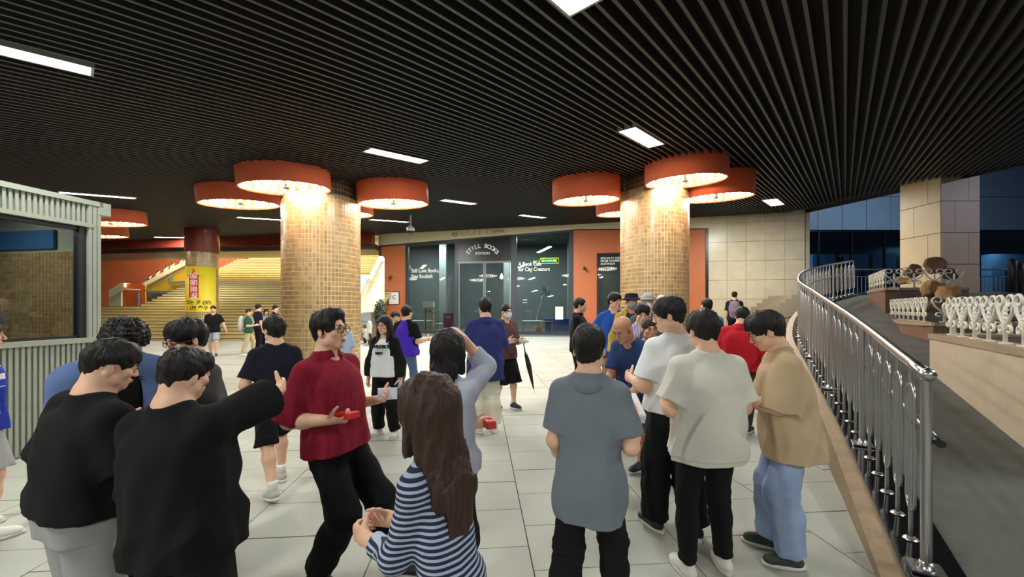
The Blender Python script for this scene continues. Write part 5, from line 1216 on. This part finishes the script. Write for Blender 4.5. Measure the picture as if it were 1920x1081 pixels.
P('baseball', 722, 145, 593, 168, 'young woman with glasses in a white t-shirt with black raglan sleeves', fem=1, shirt=WHT, sleeve_mat=BLK, sleeve='long', trousers=BLKT, hair='long', glasses='wire', loose=.035, lw=.022, hem=-.06, shoe=WSH, lua=(-.30, 0, -1), lfa=(-.12, .12, -1), rua=(.30, 0, -1), rfa=(.12, .12, -1), lfoot=(-.16, .03, 0), rfoot=(.13, -.02, 0), hlen=.28)
P('purple', 762, 106, 572, -24, 'man in a purple and black jersey and blue jeans, back to us, beside the bookshop', shirt=C_('purple', (74, 44, 178)), sleeve_mat=BLK, trousers=JEAN, loose=.045, hem=-.10, shoe=BSH, rua=(.15, .1, -1), rfa=(.2, 1, .1), lua=(-.2, .0, -1), lfa=(0, .3, -1), lfoot=(-.12, -.05, 0), rfoot=(.10, .12, 0), w=1.1)
P('behind1', 741, 98, 583, -150, 'person mostly hidden behind the purple jersey man', shirt=DGR, trousers=BLKT)
P('navyman', 910, 140, 557, 24, 'tall man in a loose navy shirt and cream trousers, back to us, in the middle', shirt=C_('navy_shirt', (48, 54, 108)), collar=C_('navy_shirt', (48, 54, 108)), trousers=C_('trousers_ivory', (214, 208, 190)), lw=.035, loose=.05, hem=-.26, sleeve='half', shoe=WSH, hair='short', lua=(-.2, .1, -1), lfa=(.1, .95, .1), rua=(.2, .1, -1), rfa=(-.1, .95, .1), w=1.12)
P('maskman', 948, 114, 569, -142, 'man in white mask, brown t-shirt and black knee shorts, umbrella on his arm', shirt=C_('brown_tee', (92, 62, 66)), trousers=BLKT, legs='short', short_len=1.18, lw=.045, mask=MASK, glasses='wire', hair='buzz', shoe=lambda: mat('shoe_navy', (34, 40, 66), .6), lua=(-.15, .1, -1), lfa=(.2, 1, .15), rua=(.15, .0, -1), rfa=(-.3, 1, .2), lfoot=(-.1, .12, 0), rfoot=(.1, -.08, 0))
# far left, by the stairs
P('far1', 400, 55, 572, -150, 'man in a black t-shirt and pale shorts walking in front of the banner column', shirt=BLK, trousers=C_('shorts_blue_grey', (160, 172, 184)), legs='short', lw=.02, lfoot=(-.1, .2, 0), rfoot=(.1, -.2, 0), lua=(-.4, .1, -1), lfa=(-.4, .3, -1), shoe=BSH)
P('far2', 466, 54, 577, -62, 'man in a green t-shirt and beige trousers with a pale backpack', shirt=C_('green_tee', (38, 92, 72)), trousers=C_('trousers_beige', (190, 178, 142)), shoe=WSH, hairmat=H_BROWN, rfa=(-.1, 1, .1), lfa=(.1, 1, .1), lfoot=(-.1, .15, 0), rfoot=(.1, -.15, 0))
P('far3', 484, 51, 569, -30, 'man in a navy t-shirt standing beyond the green t-shirt man', shirt=NAVY, trousers=BLKT)
P('far4', 499, 49, 579, -140, 'woman in a white top in the small group before the stairs', fem=1, shirt=WHT, trousers=BLKT, hair='long')
P('far5', 516, 49, 571, -80, 'man in a black t-shirt at the edge of the left column', shirt=BLK, trousers=JEAN)
P('hidden', 634, 118, 588, -160, 'person in a light blue shirt almost hidden behind the maroon polo man', shirt=C_('sky_shirt', (176, 196, 222)), trousers=C_('trousers_grey2', (150, 152, 158)), hem=-.16, loose=.05)
# around the bookshop and the right column
P('polo2', 1086, 106, 557, -108, 'man in a black polo shirt standing before the orange panel, facing right', shirt=BLK, collar=BLK, trousers=BLKT, w=1.15, h=1.84)
P('bluetee', 1151, 116, 547, 165, 'young man in a bright blue t-shirt with hands on hips by the dark shop window', shirt=C_('blue_tee', (44, 88, 178)), trousers=DGR, hair='full', hyaw=45, lua=(-.55, -.15, -1), lfa=(.75, .3, -.75), rua=(.55, -.15, -1), rfa=(-.75, .3, -.75), loose=.035)
P('yellow', 1184, 119, 546, 172, 'man with a dark bucket hat and grey mask in yellow sleeves and a dark vest', shirt=C_('vest_dark', (52, 50, 56)), sleeve_mat=C_('yellow_sleeve', (206, 176, 82)), sleeve='long', trousers=C_('trousers_navy', (36, 46, 96)), hat=('bucket', C_('hat_purple', (44, 36, 60))), mask=lambda: mat('mask_grey', (150, 150, 152), .8), rua=(.35, 0, -1), rfa=(.12, .1, -1), lua=(-.2, .1, -1), lfa=(.3, .8, -.2), tone=2, hair='buzz')
P('beanie', 1214, 129, 549, 160, 'elderly man in a pale knitted cap and white mask standing in the queue', shirt=C_('jacket_grey', (92, 92, 98)), trousers=DGR, hat=('cap', C_('cap_grey', (176, 178, 180))), mask=MASK, hair='buzz', hairmat=H_GREY)
P('baldmask', 1240, 107, 549, 150, 'bald man in a white mask in front of the right tiled column', shirt=DGR, trousers=BLKT, mask=MASK, hair='bald')
P('lilac', 1203, 146, 568, 178, 'man with black hair in a lilac striped shirt, mask under his chin', shirt=lambda: striped('cloth_lilac', (150, 130, 170), (190, 180, 205), .03, 0), trousers=C_('trousers_navy', (36, 46, 96)), hair='full', hyaw=-8, hpitch=12)
P('greyhair', 1238, 158, 578, 165, 'man with greying hair in the queue behind the white t-shirt man', shirt=C_('jacket_slate', (70, 74, 84)), trousers=DGR, hairmat=H_GREY, hpitch=15, stoop=.05)
P('shortboy', 1217, 173, 598, 176, 'man with cropped hair looking straight at us over the white box', shirt=C_('jacket_navy2', (44, 48, 66)), trousers=DGR, hair='buzz', tone=2)
P('bender', 1214, 192, 603, 128, 'bald man in a blue shirt and grey shorts bending over a white box', shirt=C_('shirt_petrol', (44, 66, 110)), trousers=C_('shorts_charcoal', (66, 66, 68)), legs='short', short_len=1.05, lw=.035, hair='bald', lean=36, stoop=.20, hpitch=28, lua=(-.1, .25, -1), lfa=(.15, .75, -.35), rua=(.1, .25, -1), rfa=(-.15, .75, -.35), shoe=lambda: mat('shoe_navy', (34, 40, 66), .6), lfoot=(-.12, .0, 0), rfoot=(.12, -.05, 0), tone=2)
P('whitetee', 1264, 256, 556, 14, 'tall man in a white t-shirt and wide black trousers, back to us, face turned left', shirt=WHT, trousers=BLKT, hair='full', hyaw=52, hpitch=8, loose=.04, hem=-.02, lw=.035, w=1.06, lua=(-.28, .02, -1), lfa=(.15, .95, .05), rua=(.15, .1, -1), rfa=(-.2, .9, .1), shoe=BSH, slen=.8, lfoot=(-.10, .12, 0), rfoot=(.12, -.04, 0), lend=.99)
P('sweatshirt', 1325, 300, 583, 3, 'man in a cream short-sleeved sweatshirt and black trousers, back to us', shirt=C_('cream_sweat', (214, 211, 200)), trousers=BLKT, hair='full', w=1.16, loose=.036, hem=-.17, waistband=1, slen=.76, lua=(-.24, .02, -1), lfa=(.25, .9, .1), rua=(.27, .06, -1), rfa=(-.15, .9, -.1), shoe=WSH, hpitch=12, fold=.032, lfoot=(-.15, .0, 0), rfoot=(.13, .05, 0))
P('beige', 1480, 287, 579, 68, 'man in an oversized beige t-shirt and pale jeans looking down, beside the railing', shirt=C_('beige_tee', (190, 166, 134)), trousers=C_('jeans_pale', (150, 170, 206), noise=.10), hair='full', hpitch=26, lean=7, loose=.055, hem=-.19, lw=.028, w=1.02, slen=1.0, sleeve='half', lua=(-.08, .22, -1), lfa=(.15, 1, .18), rua=(.1, .2, -1), rfa=(-.1, 1, .2), shoe=lambda: mat('shoe_green', (54, 60, 54), .7), laces=SOCK, lfoot=(-.08, .04, 0), rfoot=(.12, .12, 0), fold=.015)
P('red', 1388, 139, 573, -44, 'man in a red polo shirt seen between the cream and beige shirts', shirt=C_('red_polo', (190, 32, 42)), collar=C_('red_polo', (190, 32, 42)), trousers=C_('trousers_brown', (74, 56, 44)), w=1.25, loose=.04, sleeve='half', rua=(.3, .3, -1), rfa=(-.1, .95, .2), lua=(-.2, .2, -1), lfa=(.2, .9, .2), hpitch=22, lean=6, hair='short')
P('pack1', 1326, 112, 557, 2, 'man with cropped hair and a navy rucksack near the right column', shirt=C_('shirt_steel', (112, 128, 150)), trousers=DGR, hair='buzz', w=1.1)
P('pack2', 1377, 62, 545, -30, 'distant man with a lilac-grey rucksack before the pale stone wall', shirt=NAVY, trousers=BLKT, z=.42, hair='buzz')
P('polo', 1105, 372, 611, -20, 'man in a slate grey polo shirt and black trousers, back to us, foreground centre', shirt=C_('slate_polo', (116, 124, 134)), collar=C_('slate_polo', (116, 124, 134)), trousers=BLKT, hair='short', loose=.028, hem=-.255, sleeve='short', slen=.74, lua=(-.12, -.05, -1), lfa=(.15, .6, -.8), rua=(.22, .05, -1), rfa=(.05, .95, .32), rhd=(0, .95, .3), rpn=(-.9, 0, .3), hroll=-2, w=.92, lfoot=(-.13, -.1, 0), rfoot=(.14, .15, 0), lw=.01)
bk = MB().box(-.6, .6, -.5, .5, 0, .42).build('granite_block', sgran, None, ((1377 - CX) / F * F / 62, F / 62, 0)); tag(bk, 'low granite block under the distant man with the rucksack', 'block')
# people riding the escalator
for i, (px, py) in enumerate(((281, 515), (297, 506), (313, 497), (325, 491), (339, 485))):
    D_ = 28.2; s_ = F / D_
    P('esc%d' % i, px, s_, py, -90, ['lowest rider on the escalator, in black', 'second rider from the bottom of the escalator, in grey', 'rider in pink in the middle of the escalator', 'rider in white near the banner column', 'topmost rider on the escalator, dark jacket'][i],
      shirt=[BLK, C_('rider_grey', (110, 110, 116)), C_('rider_pink', (206, 150, 140)), WHT, C_('rider_dark', (44, 46, 58))][i], trousers=BLKT, h=None, z=CAMZ - (py - HY) / s_ - 1.68, sleeve='long')
p0 = at_depth(268, 515, 28.2); p1 = at_depth(352, 474, 28.2)
m = MB(); n_ = 14
for i in range(n_):
    a = p0.lerp(p1, i / n_); b = p0.lerp(p1, (i + 1) / n_); m.box(a.x, b.x, 27.75, 28.75, a.z - 2.4, a.z - 1.72)
m.build('tread_band', mat('tread_steel', (90, 90, 94), .4), es)
# ------------------------------------------------------------ things they hold
def held(name, key, i, size, rgb, label, cat, da=.085, dc=.025, rz_=0.0, extra=None, tilt=0.0):
    p = PEOPLE[key]; o_ = MB().box(-size[0] / 2, size[0] / 2, -size[1] / 2, size[1] / 2, -size[2] / 2, size[2] / 2).build(name, mat('held_%s' % name, rgb, .5), None, palm(p, i, da, dc)); bv = o_.modifiers.new('b', 'BEVEL'); bv.width = min(size) * .15; bv.segments = 2
    o_.rotation_euler = (R(tilt), 0, R(p['yaw'] + rz_)); tag(o_, label, cat); return o_
held('red_box', 'maroon', 1, (.07, .15, .035), (206, 42, 32), 'small red box held in the maroon polo man\'s near hand', 'box', .10, .03, -10, tilt=8)
held('white_card', 'maroon', 0, (.004, .12, .075), (214, 220, 232), 'white card held up in the maroon polo man\'s far hand', 'card', .11, .03, 30)
held('red_package', 'sweater', 0, (.06, .12, .05), (200, 52, 48), 'red and white package in front of the woman in the grey sweater', 'package', .12, .03, 40)
held('white_packet', 'purple', 1, (.10, .12, .04), (230, 226, 224), 'white packet in the hand of the purple jersey man', 'packet', .10, .03)
held('white_carton', 'polo', 1, (.12, .20, .06), (232, 228, 232), 'white carton held by the slate grey polo man', 'box', .12, .035, 20, tilt=25)
held('snack_packet', 'maskman', 0, (.08, .16, .05), (228, 224, 222), 'white and red packet held by the masked man with the umbrella', 'packet', .08, .03)
held('food_box', 'bender', 0, (.24, .18, .06), (232, 226, 226), 'flat white box held by the bending bald man', 'box', .12, .03)
held('phone', 'walker', 0, (.07, .14, .009), (24, 24, 28), 'dark phone held by the man in navy t-shirt and shorts', 'phone', .08, .02, tilt=40)
held('phone', 'beige', 0, (.07, .14, .009), (30, 30, 34), 'dark phone held by the man in the beige t-shirt', 'phone', .08, .02, tilt=40)
pb = palm(PEOPLE['yellow'], 1, .08, .0); o_ = MB().hexa([(-.09, -.04, -.26), (.09, -.04, -.26), (.09, .04, -.26), (-.09, .04, -.26), (-.12, -.015, .0), (.12, -.015, .0), (.12, .015, .0), (-.12, .015, .0)]).tube([(-.06, 0, 0), (-.04, 0, .06), (.04, 0, .06), (.06, 0, 0)], .006, 6).build('paper_bag', mat('bag_tan', (176, 138, 84), .8), None, pb); tag(o_, 'tan bag in the hand of the man with the bucket hat', 'bag')
# umbrella hanging from the masked man's arm
ua_ = PEOPLE['maskman']; el = ua_['world'](ua_['arms'][0][0] + ua_['arms'][0][6] * .12); um = empty('umbrella', (el.x + .03, el.y - .06, el.z), 0, 'closed black umbrella hooked over the masked man\'s forearm', 'umbrella')
MB().tube([(-.06, 0, -.02), (-.05, 0, .04), (0, 0, .06), (.03, 0, .03), (.04, 0, -.05)], .009, 8).build('handle', mat('handle_black', (20, 20, 20), .4), um)
MB().tube([(.04, 0, -.05), (.06, 0, -.16), (.08, 0, -.22), (.12, 0, -.38), (.17, 0, -.62), (.20, 0, -.76)], [.008, .010, .030, .042, .024, .008], 12).build('canopy', mat('umbrella_black', (24, 24, 26), .7, noise=.2, nscale=30, stretch=(4, 4, .5)), um)
MB().tube([(.20, 0, -.76), (.215, 0, -.83)], .004, 6).build('tip', steel, um)
# rucksacks
def rucksack(key, rgb, label, sc=1.0):
    p = PEOPLE[key]; k = p['k']; B = p['B']; root = empty('backpack', p['world'](B(0, -.20, .26)), R(p['yaw']), label, 'backpack'); m_ = mat('pack_' + key, rgb, .8, noise=.1)
    f = Field((-.22, -.16, -.28), (.22, .16, .28), .014); f.add(ell((0, 0, 0), (.15 * sc, .085, .22 * sc)), 0); f.add(cone((0, -.02, -.16 * sc), (0, -.02, .12 * sc), .13 * sc, .12 * sc, (0, 1, 0), .6), .04); link('body', npmesh('body', *f.net()), m_, root)
    f = Field((-.2, -.2, -.2), (.2, .1, .1), .014); f.add(ell((0, -.085, -.08), (.10 * sc, .035, .09 * sc))); link('front_pocket', npmesh('front_pocket', *f.net()), m_, root)
    for q in (-1, 1): MB().tube([(q * .08, .07, .17), (q * .115, .14, .235 * k), (q * .12, .31, .16), (q * .12, .34, .0), (q * .13, .20, -.16), (q * .11, .06, -.18)], .014, 6).build('strap', m_, root)
rucksack('pack1', (44, 50, 74), 'navy rucksack on the back of the man with cropped hair'); rucksack('pack2', (128, 116, 140), 'lilac-grey rucksack on the distant man by the stone wall'); rucksack('far2', (196, 200, 204), 'pale rucksack on the man in the green t-shirt')
# print on the baseball shirt, logo on the petrol shirt
pb_ = PEOPLE['baseball']; B = pb_['B']
for b_, zz, sz in (('ATHLETICS', .36, .055), ('DEPT', .27, .038)):
    q = B(0, .158 if zz > .3 else .165, zz); text('lettering', b_, sz, [float(c) for c in q], (R(90), 0, R(180)), mat('print_black', (30, 30, 34), .8), pb_['root'], 'CENTER', .012, bold=.001)
# banner around the far column
yb = mat('banner_yellow', (236, 214, 50), .5); rb = mat('banner_red', (226, 72, 62), .5); bx_, by_, br = -15.0, 18.6, .62 + .02
ca_ = math.atan2(-by_, -bx_); m = MB(); z_t = CAMZ + (HY - 499) / F * 18.0; z_b = CAMZ + (HY - 584) / F * 18.0
m.lathe([(br, z_b), (br, z_t), (br - .008, z_t), (br - .008, z_b)], 30, (bx_, by_, 0), ca_ - 1.55, ca_ + .95); bn_ = m.build('banner', yb); tag(bn_, 'yellow banner with a red arrow wrapped round the distant tiled column', 'banner')
def curved(poly_, zoff, nm, mt, par, rr):          # flat polygon (angle metres, z) bent on the column
    bm = bmesh.new(); vs = [bm.verts.new((x_, 0, z_)) for x_, z_ in poly_]; bm.faces.new(vs); bmesh.ops.triangulate(bm, faces=bm.faces)
    for _ in range(3): bmesh.ops.subdivide_edges(bm, edges=[e for e in bm.edges if e.calc_length() > .12], cuts=1)
    bend(bm.verts, rr); me = bpy.data.meshes.new(nm); bm.to_mesh(me); bm.free(); return link(nm, me, mt, par)
am_ = ca_ - .30
def strip_poly(rows, nm, mt, par, rr):             # rows: z, x left, x right -> bent sheet on the column
    m = MB(); N = 8
    for z, xa, xb in rows:
        for j in range(N + 1): x_ = xa + (xb - xa) * j / N; a = am_ + x_ / rr; m.v.append((bx_ + rr * math.cos(a), by_ + rr * math.sin(a), z))
    for i in range(len(rows) - 1):
        for j in range(N): b = i * (N + 1) + j; m.f.append((b, b + 1, b + N + 2, b + N + 1)); m.sm.append(True)
    return m.build(nm, mt, par)
zc_ = z_t - .10; hA = (z_t - z_b) * .66
strip_poly([(zc_ - hA, -.36, .06), (zc_ - .34, -.36, .06), (zc_ - .34, -.52, .22), (zc_, -.16, -.14)], 'arrow', rb, bn_, br + .004)
def ctext(body, size, x_, z_, mt, align='CENTER', rr=br + .008, sx=1.0, turn=False):
    o_ = text('lettering', body, size, (0, 0, 0), (0, 0, 0), mt, bn_, align, .001, bold=.006); me = o_.data
    for v in me.vertices:
        u, w = (v.co.y, -v.co.x) if turn else (v.co.x * sx, v.co.y)
        a = am_ + (x_ + u) / rr; v.co = Vector((bx_ + (rr + v.co.z) * math.cos(a), by_ + (rr + v.co.z) * math.sin(a), z_ + w))
ctext('영등포역', .34, -.27, zc_ - .22 - hA * .42, mat('letter_white', (240, 240, 236), .6), turn=True)
ctext('타는 곳 (3F)', .22, .02, z_b + .36, mat('letter_black', (40, 36, 30), .6), sx=.95); ctext('1, 2번 출구', .22, -.06, z_b + .10, mat('letter_black', (40, 36, 30), .6), sx=.95)
